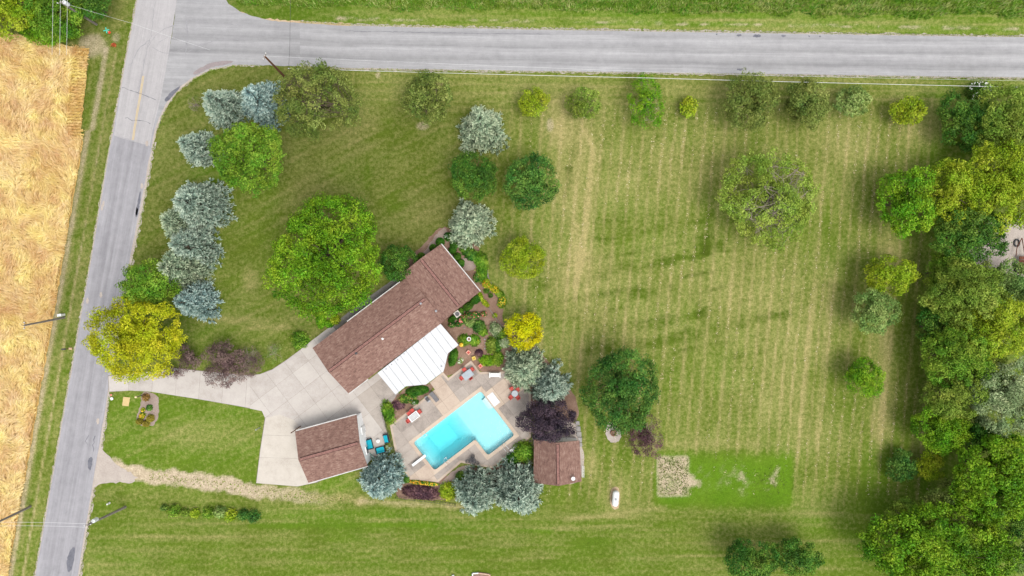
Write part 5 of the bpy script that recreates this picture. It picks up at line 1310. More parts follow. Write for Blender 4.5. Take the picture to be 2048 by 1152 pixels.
# grass fringe on every road edge
fx = []; fy = []
for pl, nn, sd_, off in ((NL, 5000, 1.2, -2.5), (NR, 5000, 1.2, 2.5)):
    t = rng.uniform(600, 2150, nn); fx.append(t); fy.append(np.interp(t, [p[0] for p in pl], [p[1] for p in pl]) + off + rng.normal(0, sd_, nn))
for pl, nn, off in ((WL, 3000, -3), ([(305, 285), (280, 420), (249, 576), (220, 740), (204, 864), (186, 960), (155, 1152), (132, 1280)], 3000, 6)):
    t = rng.uniform(0 if off < 0 else 290, 1240, nn); fy.append(t); fx.append(np.interp(t, [p[1] for p in pl], [p[0] for p in pl]) + off + rng.normal(0, 1.2, nn))
cv = [(302, 300), (312, 258), (322, 232), (334, 209), (354, 181), (385, 156), (422, 137), (472, 128), (520, 129)]
t = rng.uniform(0, len(cv) - 1.001, 1500); i0 = t.astype(int); fr_ = t - i0; A_ = np.array(cv)
P2 = A_[i0] * (1 - fr_)[:, None] + A_[i0 + 1] * fr_[:, None]; fx.append(P2[:, 0] + 3 + rng.normal(0, 1, 1500)); fy.append(P2[:, 1] + 3 + rng.normal(0, 1, 1500))
fx = np.concatenate(fx); fy = np.concatenate(fy)
mouth = ((fx > 180) & (fx < 260) & (((fy > 744) & (fy < 792)) | ((fy > 893) & (fy < 975))))
fx, fy = fx[~mouth], fy[~mouth]
tufts('verge_grass', 'unmown grass fringe along the road shoulders', fx, fy, .05, .16, F_GR, 1.0, .05)
# straw clippings left along the mower lines
n = 34000; px = rng.uniform(1050, 1870, n); py = rng.uniform(215, 990, n)
ph = (px + .095 * py + 10 * (fbm(px / 160, py / 160, 1) - .5)) / 20.5; tri = np.abs((ph % 1) - .5) * 2
ok = (tri > .72) & (fbm(px / 60, py / 90, 171, 3) + .25 * rng.random(n) > .62); px, py = px[ok], py[ok]; n = len(px)
a = rng.uniform(0, 6.283, n); d = np.stack([np.cos(a), np.sin(a), rng.normal(0, .2, n)], 1)
v, f, t = needle_cards(np.stack([(px - 1024) * S, (576 - py) * S, np.full(n, .03)], 1), d, rng.uniform(.08, .26, n), rng.uniform(.04, .1, n), rng.random(n), rng.random(n))
o = link('grass_clippings', np_mesh('grass_clippings', v, f, dict(tint=t)), foliage('clippings', (170, 152, 104), (210, 194, 150), (236, 226, 196), .75, .1)); tag(o, 'pale dry grass clippings along the mower lines of the east lawn', 'clippings', kind='stuff')
# weeds in the seeded rectangle and dirt lane
px = np.concatenate([rng.uniform(1317, 1376, 900), rng.normal(1548, 20, 200)]); py = np.concatenate([rng.uniform(914, 990, 900), rng.normal(960, 15, 200)])
tufts('weeds', 'weeds sprouting through the bare straw patch on the lawn', px, py, .05, .2, F_OLIVE_D, 1.0, .08)
px = rng.uniform(300, 700, 700); py = np.interp(px, [300, 430, 620, 720], [952, 966, 995, 1000]) + rng.normal(0, 6, 700)
tufts('lane_weeds', 'weeds growing along the middle of the dirt lane', px, py, .05, .2, F_GR, 1.0, .08)

# ------------------------------------------------------------------ utility poles and wires
def pole(label, base_px, top_px, h, r=.15, mat=WOOD_GREY, parts=()):
    b = W(*base_px); t = W(*top_px, h)
    root = empty('utility_pole', b, label, 'pole', 'utility poles')
    MB().tube([b + Vector((0, 0, -.05)), b.lerp(t, .5), t], [r * 1.15, r, r * .8], 10).build('post', mat, root)
    return root, b, t
def transformer(root, t, off, m=None):
    p = t + Vector(off)
    can = MB().lathe((p.x, p.y, p.z - .95), [(.2, 0), (.26, .04), (.26, .8), (.22, .86), (.12, .9)], 14).build('transformer', m or simple('transformer_grey', (.55, .57, .58, 1), .4, .4, .05, 2), root)
    for k in (-.1, .1): MB().lathe((p.x + k, p.y, p.z - .07), [(.035, 0), (.05, .06), (.03, .12), (.05, .18), (.02, .24)], 8).build('bushing', WHITE, root)
    MB().box((p.x - off[0] * .5, p.y - off[1] * .5, p.z - .5), (abs(off[0]) + .1, .08, .4)).build('bracket', GREYMETAL, root)
def insulators(root, t, d=(0, 1, 0), n=3):
    d = Vector(d).normalized()
    MB().tube([t - d * .45 + Vector((0, 0, -.15)), t + d * .45 + Vector((0, 0, -.15))], .05, 6).build('crossarm', WOOD_GREY, root)
    for k in np.linspace(-.4, .4, n):
        q = t + d * k; MB().lathe((q.x, q.y, q.z - .1), [(.03, 0), (.06, .05), (.03, .1), (.06, .15), (.02, .22)], 8).build('insulator', WHITE, root)
P1, b1, t1 = pole('grey utility pole rising through the north west thicket', (193, 49), (121, 4), 8.4, .15); insulators(P1, t1, (1, .3, 0)); transformer(P1, t1, (.3, .1, -.1))
P2_, b2, t2 = pole('brown wooden utility pole at the road corner', (575, 159.5), (529, 112), 8.2, .15, WOOD_BROWN); insulators(P2_, t2, (.4, 1, 0))
P3, b3, t3 = pole('short dark guy pole right of the brown utility pole', (596, 160), (577, 137), 4.6, .14, WOOD_DARK)
MB().lathe((t3.x, t3.y, t3.z - .1), [(.05, 0), (.07, .1), (.02, .2)], 8).build('insulator', WHITE, P3)
P4, b4, t4 = pole('grey pole standing at the edge of the wheat field', (129, 635), (48, 651), 8.4, .13); insulators(P4, t4, (0, 1, 0), 2)
MB().box((b4.x - 3.8 * .07 * 3, b4.y - .2, 3.2), (.3, .25, .4)).build('meter_box', DARKMETAL, P4) if False else None
P5, b5, t5 = pole('grey pole with a transformer on the south lawn by the road', (251, 1014), (175, 1050), 8.3, .16); transformer(P5, t5, (.45, .35, -.3)); insulators(P5, t5, (1, .2, 0), 2)
P6, b6, t6 = pole('grey pole at the wheat edge in the lower left corner', (61, 1013), (-14, 1049), 8.3, .15); insulators(P6, t6, (0, 1, 0), 2)
p = W(127, 630); pd = empty('pedestal', p, 'white utility pedestal at the wheat edge pole', 'pedestal')
MB().box((p.x, p.y, .45), (.5, .3, .9), .2).build('cabinet', WHITE, pd); MB().box((p.x, p.y, .93), (.56, .36, .06), .2).build('lid', WHITE, pd)

def wire(label, pts, r=.02, sag=.25, mat=WIRE):
    o = []
    for a, b in zip(pts[:-1], pts[1:]):
        for k in range(13):
            t = k / 12; q = a.lerp(b, t); q.z -= sag * 4 * t * (1 - t); o.append(q)
    ob = MB().tube(o, r, 5).build('power_line', mat); tag(ob, label, 'wire', 'overhead wires')
wire('bright overhead wire along the south side of the north road', [t3, W(1300, 156, 4.6), W(2048, 174.5, 4.6), W(2400, 183, 4.6)], .026, .15)
wire('faint thin wire above the bright one along the north road', [t2, W(1500, 150, 8.2), W(2300, 165, 8.2)], .01, .3)
wire('dark service wire crossing the north road from the guy pole', [t3, W(580, 60, 6.5), W(581, -120, 8)], .02, .15, WIREDARK)
for k, lab in ((-15, 'left'), (0, 'middle'), (14, 'right')):
    wire('%s wire running north from the pole line over the thicket' % lab, [W(104 + 15 + k, 110, 8.0), W(106 + 15 + k, -60, 8.4)], .014, .05)
wire('upper service wire from the thicket pole to the west road', [t1, W(262, 46, 5.5), W(420, 100, 5)], .01, .2)
wire('wire from the transformer pole west across the road, upper', [t5 + Vector((0, .15, 0)), t6 + Vector((0, .3, 0))], .013, .2); wire('wire from the transformer pole west across the road, lower', [t5 + Vector((0, -.3, 0)), t6 + Vector((0, -.2, 0))], .013, .3)

# ------------------------------------------------------------------ fences
def fence_line(root, pts, h, mat, n_between=1, post_r=.05, rails=(.35, .85), rail_r=.03, pickets=0):
    for i, (a, b) in enumerate(zip(pts[:-1], pts[1:])):
        A_, B_ = W(*a), W(*b)
        for z in rails: MB().tube([A_ + Vector((0, 0, h * z)), B_ + Vector((0, 0, h * z))], rail_r, 5).build('rail', mat, root)
        for k in range(n_between):
            q = A_.lerp(B_, k / n_between); MB().tube([q + Vector((0, 0, -.05)), q + Vector((0, 0, h))], post_r, 6).build('post', mat, root)
        if pickets:
            m = max(1, int((B_ - A_).length / pickets))
            for k in range(m):
                q = A_.lerp(B_, (k + .5) / m); MB().box((q.x, q.y, h * .5), (.035, .035, h * .95), math.atan2(B_.y - A_.y, B_.x - A_.x)).build('picket', mat, root)
    q = W(*pts[-1]); MB().tube([q + Vector((0, 0, -.05)), q + Vector((0, 0, h))], post_r, 6).build('post', mat, root)
f1 = empty('rail_fence', W(990, 640), 'grey split rail fence behind the golden tree', 'fence'); fence_line(f1, [(978, 616), (995, 640), (1004, 650), (1020, 661), (1038, 672)], 1.0, WOOD_GREY)
f2 = empty('metal_fence', W(850, 1000), 'black metal fence along the purple barberry bed', 'fence'); fence_line(f2, [(793, 992), (830, 997), (870, 1001), (912, 1008)], 1.1, DARKMETAL, 2, .03, (.15, .95), .018, .3)
f3 = empty('wooden_fence', W(1064, 860), 'brown wooden fence between the pool deck and the equipment yard', 'fence'); fence_line(f3, [(1066, 842), (1067, 858), (1067, 876)], 1.5, WOOD_BROWN, 1, .06, (.2, .6, .95), .04, .24)
f4 = empty('metal_gate', W(775, 870), 'dark metal fence beside the turquoise sofas', 'fence'); fence_line(f4, [(767, 828), (773, 850), (778, 862), (787, 895), (792, 908)], 1.2, DARKMETAL, 1, .035, (.15, .95), .02, .35)
p = W(596, 857); f5 = empty('fence_panel', p, 'short brown screen at the garage corner', 'fence'); a, b = W(591, 860), W(602, 852)
MB().box(((a.x + b.x) / 2, (a.y + b.y) / 2, .95), ((b - a).length, .05, 1.7), math.atan2(b.y - a.y, b.x - a.x)).build('board', WOOD_BROWN, f5)
for q in (a, b): MB().box((q.x, q.y, 1.0), (.1, .1, 2.0)).build('post', WOOD_BROWN, f5)
# stone retaining edge right of the equipment yard
sw = empty('stone_border', W(1156, 865), 'grey flat stone border beside the equipment yard', 'wall')
STONE = simple('flat_stone', lin((176, 172, 168), G), .85, .15, .12, 3)
for i, (x, y, a_, b_) in enumerate(((1155, 846, 7, 9), (1156.5, 857, 8, 10), (1158, 868, 9, 10), (1160, 879, 8, 10), (1161, 889, 6, 8))):
    p = W(x, y); q = [(x - a_ / 2 + random.uniform(-.6, .6), y - b_ / 2), (x + a_ / 2, y - b_ / 2 + .6), (x + a_ / 2 + random.uniform(-.6, .8), y + b_ / 2 - .3), (x - a_ / 2, y + b_ / 2 - .4)]
    MB().prism(wp(q), -.02, .18 + .02 * (i % 2)).build('stone', STONE, sw)
eq = empty('pool_pump', W(1110, 882), 'dark pool pump and filter in the equipment yard', 'pump')
p = W(1104, 881); MB().box((p.x, p.y, .25), (1.3, .5, .5), 0).build('pump_case', DARKMETAL, eq); p = W(1132, 879); MB().lathe((p.x, p.y, 0), [(.25, 0), (.28, .1), (.28, .8), (.15, 1.0)], 12).build('filter_tank', GREYMETAL, eq)
MB().tube([W(1108, 881, .3), W(1120, 877, .3), W(1131, 879, .35)], .04, 6).build('pipe', GREYMETAL, eq)

# ------------------------------------------------------------------ furniture
REDF = simple('red_sling', lin((206, 92, 84), .75), .7, .2, .06, 4); CYAN = simple('turquoise_cushion', lin((32, 176, 196), .75), .8, .15, .05, 3)
WICKER = simple('black_wicker', (.03, .035, .045, 1), .7, .2, .2, 12); GLASST = simple('table_glass', lin((168, 178, 186), .7), .15, .6, .06, 2)
TERRA = simple('terracotta', lin((214, 140, 116), .75), .8, .15, .08, 4); CREAM = simple('cream_plastic', lin((232, 206, 110), .75), .6, .3, .06, 4)
DZ = 0.06
def ang_px(dx, dy): return math.atan2(-dy, dx)
def chair(label, x, y, face, group):
    """face: world angle the sitter looks to"""
    p = W(x, y); p.z = DZ; r = empty('patio_chair', p, label, 'chair', group)
    cs, sn = math.cos(face), math.sin(face)
    loc = lambda a, b, z: (p.x + a * cs - b * sn, p.y + a * sn + b * cs, p.z + z)
    MB().box(loc(0, 0, .42), (.5, .5, .06), face).build('seat', REDF, r); MB().box(loc(-.27, 0, .68), (.06, .5, .55), face).build('backrest', REDF, r)
    for sx in (-.22, .22):
        for sy in (-.22, .22): MB().tube([loc(sx, sy, 0), loc(sx, sy, .42)], .02, 5).build('leg', DARKMETAL, r)
    for sy in (-.27, .27): MB().tube([loc(-.25, sy, .62), loc(.2, sy, .62), loc(.22, sy, .4)], .022, 5).build('armrest', REDF, r)
def table(label, x, y, a, b, rz, top, slats=0, z=.72):
    p = W(x, y); p.z = DZ; r = empty('patio_table', p, label, 'table')
    cs, sn = math.cos(rz), math.sin(rz); loc = lambda u, v, h: (p.x + u * cs - v * sn, p.y + u * sn + v * cs, p.z + h)
    if slats:
        for k in range(2): MB().box(loc(0, (k * 2 - 1) * (b / 2 - .06), z), (a, .12, .05), rz).build('frame_rail', top, r); MB().box(loc((k * 2 - 1) * (a / 2 - .06), 0, z), (.12, b - .24, .05), rz).build('frame_rail', top, r)
        for k in range(slats):
            MB().box(loc(0, -b / 2 + .16 + (b - .32) * (k + .5) / slats, z - .005), (a - .26, (b - .32) / slats * .62, .035), rz).build('slat', top, r)
        MB().box(loc(0, 0, z - .07), (a - .2, b - .2, .03), rz).build('apron', simple('under_table', lin((96, 110, 124), .6)), r)
    else:
        MB().box(loc(0, 0, z), (a, b, .03), rz).build('table_top', top, r)
        MB().box(loc(0, 0, z - .035), (a + .05, b + .05, .035), rz).build('rim', GREYMETAL, r)
    for u in (-1, 1):
        for v in (-1, 1): MB().tube([loc(u * (a / 2 - .1), v * (b / 2 - .1), 0), loc(u * (a / 2 - .1), v * (b / 2 - .1), z - .05)], .025, 5).build('leg', GREYMETAL, r)
DG = ang_px(HU[0], HU[1])
table('grey glass patio table with four red chairs near the garden', 936, 748, 1.45, 1.0, DG, GLASST)
RC = 'red patio chairs'
for lab, x, y, f in (('red chair at the upper left of the glass table', 929.5, 738.5, DG - math.pi / 2), ('red chair at the upper right of the glass table', 944.5, 738, DG + math.pi), ('red chair at the lower left of the glass table', 924.5, 754.5, DG), ('red chair at the lower right of the glass table', 941, 754, DG + math.pi / 2)):
    chair(lab, x, y, f, RC)
table('white slatted patio table west of the pool', 829.5, 831, 1.5, .95, DG, WHITE, 5)
for lab, x, y, f in (('red chair at the north side of the white slatted table', 826, 820, DG - math.pi / 2), ('red chair at the west side of the white slatted table', 819.5, 826, DG - math.pi / 2), ('red chair at the east end of the white slatted table', 840, 822, DG + math.pi), ('red chair at the southwest end of the white slatted table', 818.5, 839.5, DG)):
    chair(lab, x, y, f, RC)
p = W(1029.5, 785.5); p.z = DZ; rt = empty('round_table', p, 'round grey patio table east of the pool steps', 'table')
MB().lathe(p + Vector((0, 0, .68)), [(.42, 0), (.45, .02), (.45, .05), (.42, .06)], 20).build('table_top', GLASST, rt); MB().lathe(p, [(.25, 0), (.22, .04), (.04, .06), (.04, .68)], 12).build('pedestal', DARKMETAL, rt)
for lab, x, y in (('red chair upper left of the round grey table', 1023.5, 776.5), ('red chair upper right of the round grey table, half under the spruce', 1036, 777.5), ('red chair lower left of the round grey table', 1022, 793), ('red chair lower right of the round grey table', 1035.5, 793.5)):
    chair(lab, x, y, ang_px(1029.5 - x, 785.5 - y), RC)
# white glider bench
p = W(990, 749); p.z = DZ; bn = empty('glider_bench', p, 'white garden glider bench on the pool deck', 'bench')
MB().box((p.x, p.y - .02, .5), (1.25, .5, .07)).build('seat', WHITE, bn); MB().box((p.x, p.y + .27, .78), (1.25, .08, .5)).build('backrest', WHITE, bn)
for k in (-1, 1):
    MB().box((p.x + k * .72, p.y, .68), (.14, .72, .06)).build('armrest', WHITE, bn)
    for q in (-.28, .28): MB().box((p.x + k * .72, p.y + q, .36), (.07, .07, .6)).build('leg', WHITE, bn)
# white chaise
p = W(1029.5, 898); p.z = DZ; ch = empty('chaise_longue', p, 'white chaise longue beside the shed shrub', 'chaise'); r_ = DG
for k in range(6):
    o = -.55 + k * .22; MB().box((p.x + o * math.cos(r_), p.y + o * math.sin(r_), .36 + (.12 if k > 3 else 0) * (k - 3)), (.17, .6, .05), r_).build('slat', WHITE, ch)
for o in (-.33, .33): MB().box((p.x - o * math.sin(r_), p.y + o * math.cos(r_), .31), (1.35, .06, .06), r_).build('rail', WHITE, ch)
for u in (-.5, .5):
    for o in (-.3, .3): MB().box((p.x + u * math.cos(r_) - o * math.sin(r_), p.y + u * math.sin(r_) + o * math.cos(r_), .17), (.06, .06, .22), r_).build('leg', WHITE, ch)
# turquoise wicker seats
def sofa(label, x, y, a, b, rz, back):
    p = W(x, y); p.z = DZ; r = empty('wicker_sofa', p, label, 'sofa', 'turquoise cushioned wicker seats'); cs, sn = math.cos(rz), math.sin(rz)
    loc = lambda u, v, h: (p.x + u * cs - v * sn, p.y + u * sn + v * cs, p.z + h)
    MB().box(loc(0, 0, .18), (a, b, .28), rz).build('base', WICKER, r)
    MB().box(loc(0, back * -.05, .38), (a - .26, b - .2, .13), rz).build('seat_cushion', CYAN, r)
    MB().box(loc(0, back * (b / 2 - .05), .45), (a, .1, .5), rz).build('backrest', WICKER, r)
    MB().box(loc(0, back * (b / 2 - .17), .56), (a - .26, .12, .3), rz).build('back_cushion', CYAN, r)
    for k in (-1, 1): MB().box(loc(k * (a / 2 - .05), 0, .38), (.1, b - .02, .36), rz).build('armrest', WICKER, r)
sofa('turquoise cushioned wicker sofa beside the garage wall', 740, 887, 1.45, .85, ang_px(-.24, -.97), 1)
sofa('turquoise cushioned wicker sofa nearest the garage spruce', 762, 898.5, 1.35, .85, ang_px(.97, -.24), -1)
sofa('turquoise cushioned wicker armchair beside the dark metal fence', 773.5, 876, 1.25, .72, ang_px(-.24, -.97), -1)
p = W(757.5, 881); p.z = DZ; st_ = empty('side_table', p, 'small round white table between the turquoise seats', 'table')
MB().lathe(p + Vector((0, 0, .42)), [(.23, 0), (.25, .02), (.25, .05)], 18).build('table_top', WHITE, st_); MB().lathe(p, [(.2, 0), (.05, .04), (.05, .42)], 10).build('pedestal', WHITE, st_)
p = W(775, 891.5); p.z = DZ; pt = empty('flower_pot', p, 'pot of flowers beside the turquoise sofas', 'pot'); MB().lathe(p, [(.14, 0), (.2, .35), (.22, .38)], 12).build('pot', GREYMETAL, pt)
d = rng.normal(size=(80, 3)); d[:, 2] = np.abs(d[:, 2]); d = norm(d); v, f, t = leaf_cards(np.array([p.x, p.y, p.z + .38]) + d * .25, d, np.full(80, .12), .6, rng.random(80)); link('plant', np_mesh('plant', v, f, dict(tint=t)), F_PALE, pt)
# grill, folded lounger, bistro set
p = W(856, 797); p.z = DZ; gr = empty('grill', p, 'dark barbecue grill on the patio beside the walkway', 'grill')
MB().box((p.x, p.y, p.z + .75), (.5, .4, .25), DG + math.pi / 2).build('hood', DARKMETAL, gr); MB().box((p.x, p.y, p.z + .58), (.9, .42, .06), DG + math.pi / 2).build('shelf', GREYMETAL, gr)
for u in (-.3, .3):
    for v_ in (-.15, .15): MB().tube([(p.x + u * math.cos(DG + 1.57) - v_ * math.sin(DG + 1.57), p.y + u * math.sin(DG + 1.57) + v_ * math.cos(DG + 1.57), p.z), (p.x + u * math.cos(DG + 1.57) - v_ * math.sin(DG + 1.57), p.y + u * math.sin(DG + 1.57) + v_ * math.cos(DG + 1.57), p.z + .56)], .02, 5).build('leg', DARKMETAL, gr)
p = W(871, 795); p.z = DZ; lg = empty('sling_lounger', p, 'grey sling lounger next to the barbecue grill', 'lounger'); rz = ang_px(.62, .78)
SLING = simple('grey_sling', lin((132, 130, 132), .65), .8, .15, .1, 6)
MB().box((p.x, p.y, p.z + .35), (1.15, .6, .05), rz).build('seat', SLING, lg); q = (p.x - .75 * math.cos(rz), p.y - .75 * math.sin(rz)); MB().box((q[0], q[1], p.z + .55), (.5, .6, .05), rz, tilt=-.7).build('backrest', SLING, lg)
for u in (-.45, .45):
    for v_ in (-.27, .27): MB().tube([(p.x + u * math.cos(rz) - v_ * math.sin(rz), p.y + u * math.sin(rz) + v_ * math.cos(rz), p.z), (p.x + u * math.cos(rz) - v_ * math.sin(rz), p.y + u * math.sin(rz) + v_ * math.cos(rz), p.z + .33)], .02, 5).build('leg', DARKMETAL, lg)
p = W(945, 919); p.z = DZ; bt = empty('bistro_table', p, 'round wrought iron table at the inner corner of the pool', 'table')
IRON = simple('wrought_iron', lin((84, 84, 90), .55), .6, .4, .15, 6)
for r0 in (.18, .32, .46):
    MB().tube([(p.x + r0 * math.cos(a), p.y + r0 * math.sin(a), p.z + .7) for a in np.linspace(0, 6.2832, 21)], .05, 5, False).build('ring', IRON, bt)
for k in range(8): a = k * .785; MB().tube([(p.x, p.y, p.z + .7), (p.x + .46 * math.cos(a), p.y + .46 * math.sin(a), p.z + .7)], .018, 4).build('spoke', IRON, bt)
for k in range(4): a = k * 1.571 + .4; MB().tube([(p.x + .1 * math.cos(a), p.y + .1 * math.sin(a), p.z + .68), (p.x + .35 * math.cos(a), p.y + .35 * math.sin(a), p.z)], .025, 5).build('leg', IRON, bt)
for lab, x, y in (('wrought iron chair left of the iron table', 936, 921), ('wrought iron chair right of the iron table', 954.5, 923.5), ('wrought iron chair above the iron table', 946, 911)):
    q = W(x, y); q.z = DZ; c_ = empty('iron_chair', q, lab, 'chair', 'wrought iron chairs'); fa = ang_px(945 - x, 919 - y)
    MB().tube([(q.x + .24 * math.cos(a), q.y + .24 * math.sin(a), q.z + .44) for a in np.linspace(0, 6.2832, 15)], .03, 5, False).build('seat_ring', IRON, c_)
    for k in range(-2, 3): MB().tube([(q.x - .22 * math.cos(fa) - k * .09 * math.sin(fa), q.y - .22 * math.sin(fa) + k * .09 * math.cos(fa), q.z + .44), (q.x + .2 * math.cos(fa) - k * .09 * math.sin(fa), q.y + .2 * math.sin(fa) + k * .09 * math.cos(fa), q.z + .44)], .012, 4).build('seat_bar', IRON, c_)
    MB().tube([(q.x - .24 * math.cos(fa) - .2 * math.sin(fa), q.y - .24 * math.sin(fa) + .2 * math.cos(fa), q.z + .44), (q.x - .32 * math.cos(fa), q.y - .32 * math.sin(fa), q.z + .9), (q.x - .24 * math.cos(fa) + .2 * math.sin(fa), q.y - .24 * math.sin(fa) - .2 * math.cos(fa), q.z + .44)], .025, 5).build('backrest', IRON, c_)
    for k in range(4): a = k * 1.571 + .785; MB().tube([(q.x + .2 * math.cos(a), q.y + .2 * math.sin(a), q.z), (q.x + .2 * math.cos(a), q.y + .2 * math.sin(a), q.z + .44)], .02, 4).build('leg', IRON, c_)

# garden ornaments
p = W(938.5, 677.5); ur = empty('garden_urn', p, 'white round urn in the garden island of green plants', 'urn')
MB().lathe(p, [(.2, 0), (.12, .08), (.1, .3), (.22, .42), (.28, .6), (.3, .62), (.22, .61), (.2, .55)], 16).build('bowl', WHITE, ur); MB().lathe(p + Vector((0, 0, .5)), [(.2, 0), (.19, .06)], 12).build('soil', MULCH, ur)
def planter(label, x, y, a, m, rz, plant):
    p = W(x, y); r = empty('planter', p, label, 'planter', 'square garden planters')
    for k in range(4):
        t = rz + k * math.pi / 2; MB().box((p.x + (a / 2 - .05) * math.cos(t), p.y + (a / 2 - .05) * math.sin(t), .22), (.1, a if k % 2 == 0 else a - .2, .44), t).build('side', m, r)
    MB().box((p.x, p.y, .16), (a - .21, a - .21, .3), rz).build('soil', plant, r)
planter('pink square planter with a dark centre, largest of three', 937.3, 704.5, .52, simple('pink_clay', lin((238, 176, 156), .78), .8), .85, REDF)
planter('yellow square planter between the two pink ones', 948, 716, .5, CREAM, .3, simple('gold_soil', lin((214, 176, 60), .75)))
planter('small pink square planter at the patio corner', 961, 731.5, .5, simple('pink_clay_b', lin((236, 160, 140), .78), .8), .75, REDF)
p = W(923, 689); yp = empty('flower_pot', p, 'yellow flowering pot at the sunroom corner', 'pot'); MB().lathe(p, [(.15, 0), (.24, .3), (.26, .32)], 12).build('pot', CREAM, yp)
d = rng.normal(size=(70, 3)); d[:, 2] = np.abs(d[:, 2]); d = norm(d); v, f, t = leaf_cards(np.array([p.x, p.y, .33]) + d * .27, norm(d + np.array([0, 0, .8])), np.full(70, .15), .9, rng.random(70)); link('blossoms', np_mesh('blossoms', v, f, dict(tint=t)), F_YFL, yp)
for i, (x, y, r) in enumerate(((969.5, 678.5, .13), (970, 685, .11), (969.8, 697, .11), (940, 652, .14), (929, 656, .1), (946.5, 651.5, .13), (970, 691, .08))):
    p = W(x, y); labs = ['largest pale stone in the garden path edge', 'second pale stone of the garden path edge', 'pale stone at the lower garden path edge', 'flat pale stone under the grey green clump', 'small pale stone near the dark rose', 'pale stone beside the large dark clump', 'tiny pale stone of the garden path edge']
    bm = bmesh.new(); bmesh.ops.create_icosphere(bm, subdivisions=2, radius=r)
    for v_ in bm.verts: v_.co = Vector((v_.co.x * random.uniform(.95, 1.2), v_.co.y * random.uniform(.9, 1.1), v_.co.z * .6)) * random.uniform(.94, 1.06)
    me = bpy.data.meshes.new('garden_stone'); bm.to_mesh(me); bm.free(); o = link('garden_stone', me, STONE); o.location = (p.x, p.y, r * .35); tag(o, labs[i], 'stone', 'pale garden stones')
# air conditioner
p = W(915.5, 627.5); ac = empty('air_conditioner', p, 'cream air conditioner unit against the house wall', 'air conditioner')
MB().box((p.x, p.y, .05), (.95, .95, .1), DG).build('slab', CONC, ac); MB().box((p.x, p.y, .5), (.8, .8, .8), DG).build('casing', simple('ac_cream', lin((214, 208, 196), .75), .5, .3, .04, 2), ac)
MB().lathe((p.x, p.y, .9), [(.3, 0), (.3, .012)], 18).build('fan_opening', DARKMETAL, ac)
for r0 in (.1, .2, .3): MB().tube([(p.x + r0 * math.cos(a), p.y + r0 * math.sin(a), .93) for a in np.linspace(0, 6.2832, 17)], .014, 4, False).build('grille_ring', GREYMETAL, ac)
# propane tank
a, b = W(1229.6, 1013, .8), W(1232.6, 981, .8); tk = empty('propane_tank', W(1231, 997), 'white propane tank lying on a worn patch of lawn', 'tank')
d = (b - a).normalized(); L = (b - a).length; R = .46; pts = []; rr = []
for t in np.linspace(0, 1, 7): pts.append(a + d * (R * (1 - math.cos(t * math.pi / 2)) * .9)); rr.append(R * max(.05, math.sin(t * math.pi / 2)))
for t in np.linspace(1, 0, 7): pts.append(b - d * (R * (1 - math.cos(t * math.pi / 2)) * .9)); rr.append(R * max(.05, math.sin(t * math.pi / 2)))
MB().tube(pts, rr, 20).build('shell', WHITE, tk, True); m = a.lerp(b, .5); MB().lathe((m.x, m.y, m.z + R - .06), [(.16, 0), (.16, .14), (.1, .2)], 12).build('valve_cover', GREYMETAL, tk)
for t in (.25, .75): q = a.lerp(b, t); MB().box((q.x, q.y, .17), (.7, .2, .4), .1).build('saddle', CONC_G, tk)
# satellite dish on the shed roof, ladder on its wall
p = on_roof(1147, 950, SH); q = W(1146.5, 957.5, p.z + .75); dh = empty('satellite_dish', p, 'white satellite dish on the shed roof', 'satellite dish')
MB().tube([p + Vector((0, 0, -.1)), p + Vector((0, 0, .4)), q - Vector((0, 0, .06))], .03, 6).build('mast', GREYMETAL, dh); MB().lathe(q - Vector((0, 0, .05)), [(.05, 0), (.2, .02), (.27, .07), (.25, .08), (.1, .04)], 18).build('dish', WHITE, dh)
MB().tube([q, q + Vector((.05, .3, .25))], .015, 5).build('feed_arm', GREYMETAL, dh); MB().box(q + Vector((.05, .32, .27)), (.08, .08, .08)).build('receiver', GREYMETAL, dh)
ld = empty('ladder', W(1160, 944), 'cream ladder lying against the east wall of the shed', 'ladder'); 
for dx in (-1.4, 1.4): MB().tube([W(1166.5 + dx, 932, .5), W(1166.5 + dx, 955, .5)], .035, 4).build('stile', WHITE, ld)
for k in range(7): MB().tube([W(1165.1, 934 + k * 3.2, .5), W(1167.9, 934 + k * 3.2, .5)], .025, 4).build('rung', WHITE, ld)
# fire pit ring
p = W(1226.5, 865.5); fp = empty('fire_pit', p, 'round brown fire pit on its gravel patch', 'fire pit')
for k in range(9):
    a = k * 6.2832 / 9; MB().box((p.x + .36 * math.cos(a), p.y + .36 * math.sin(a), .17), (.12, .24, .34), a).build('stone', simple('pit_stone', lin((150, 112, 90), .65), .9, .1, .2, 6) if k == 0 else bpy.data.materials['pit_stone'], fp)
MB().lathe((p.x, p.y, .02), [(.3, 0), (.3, .16)], 14).build('ash', simple('ash', lin((150, 120, 104), .6), .9), fp)
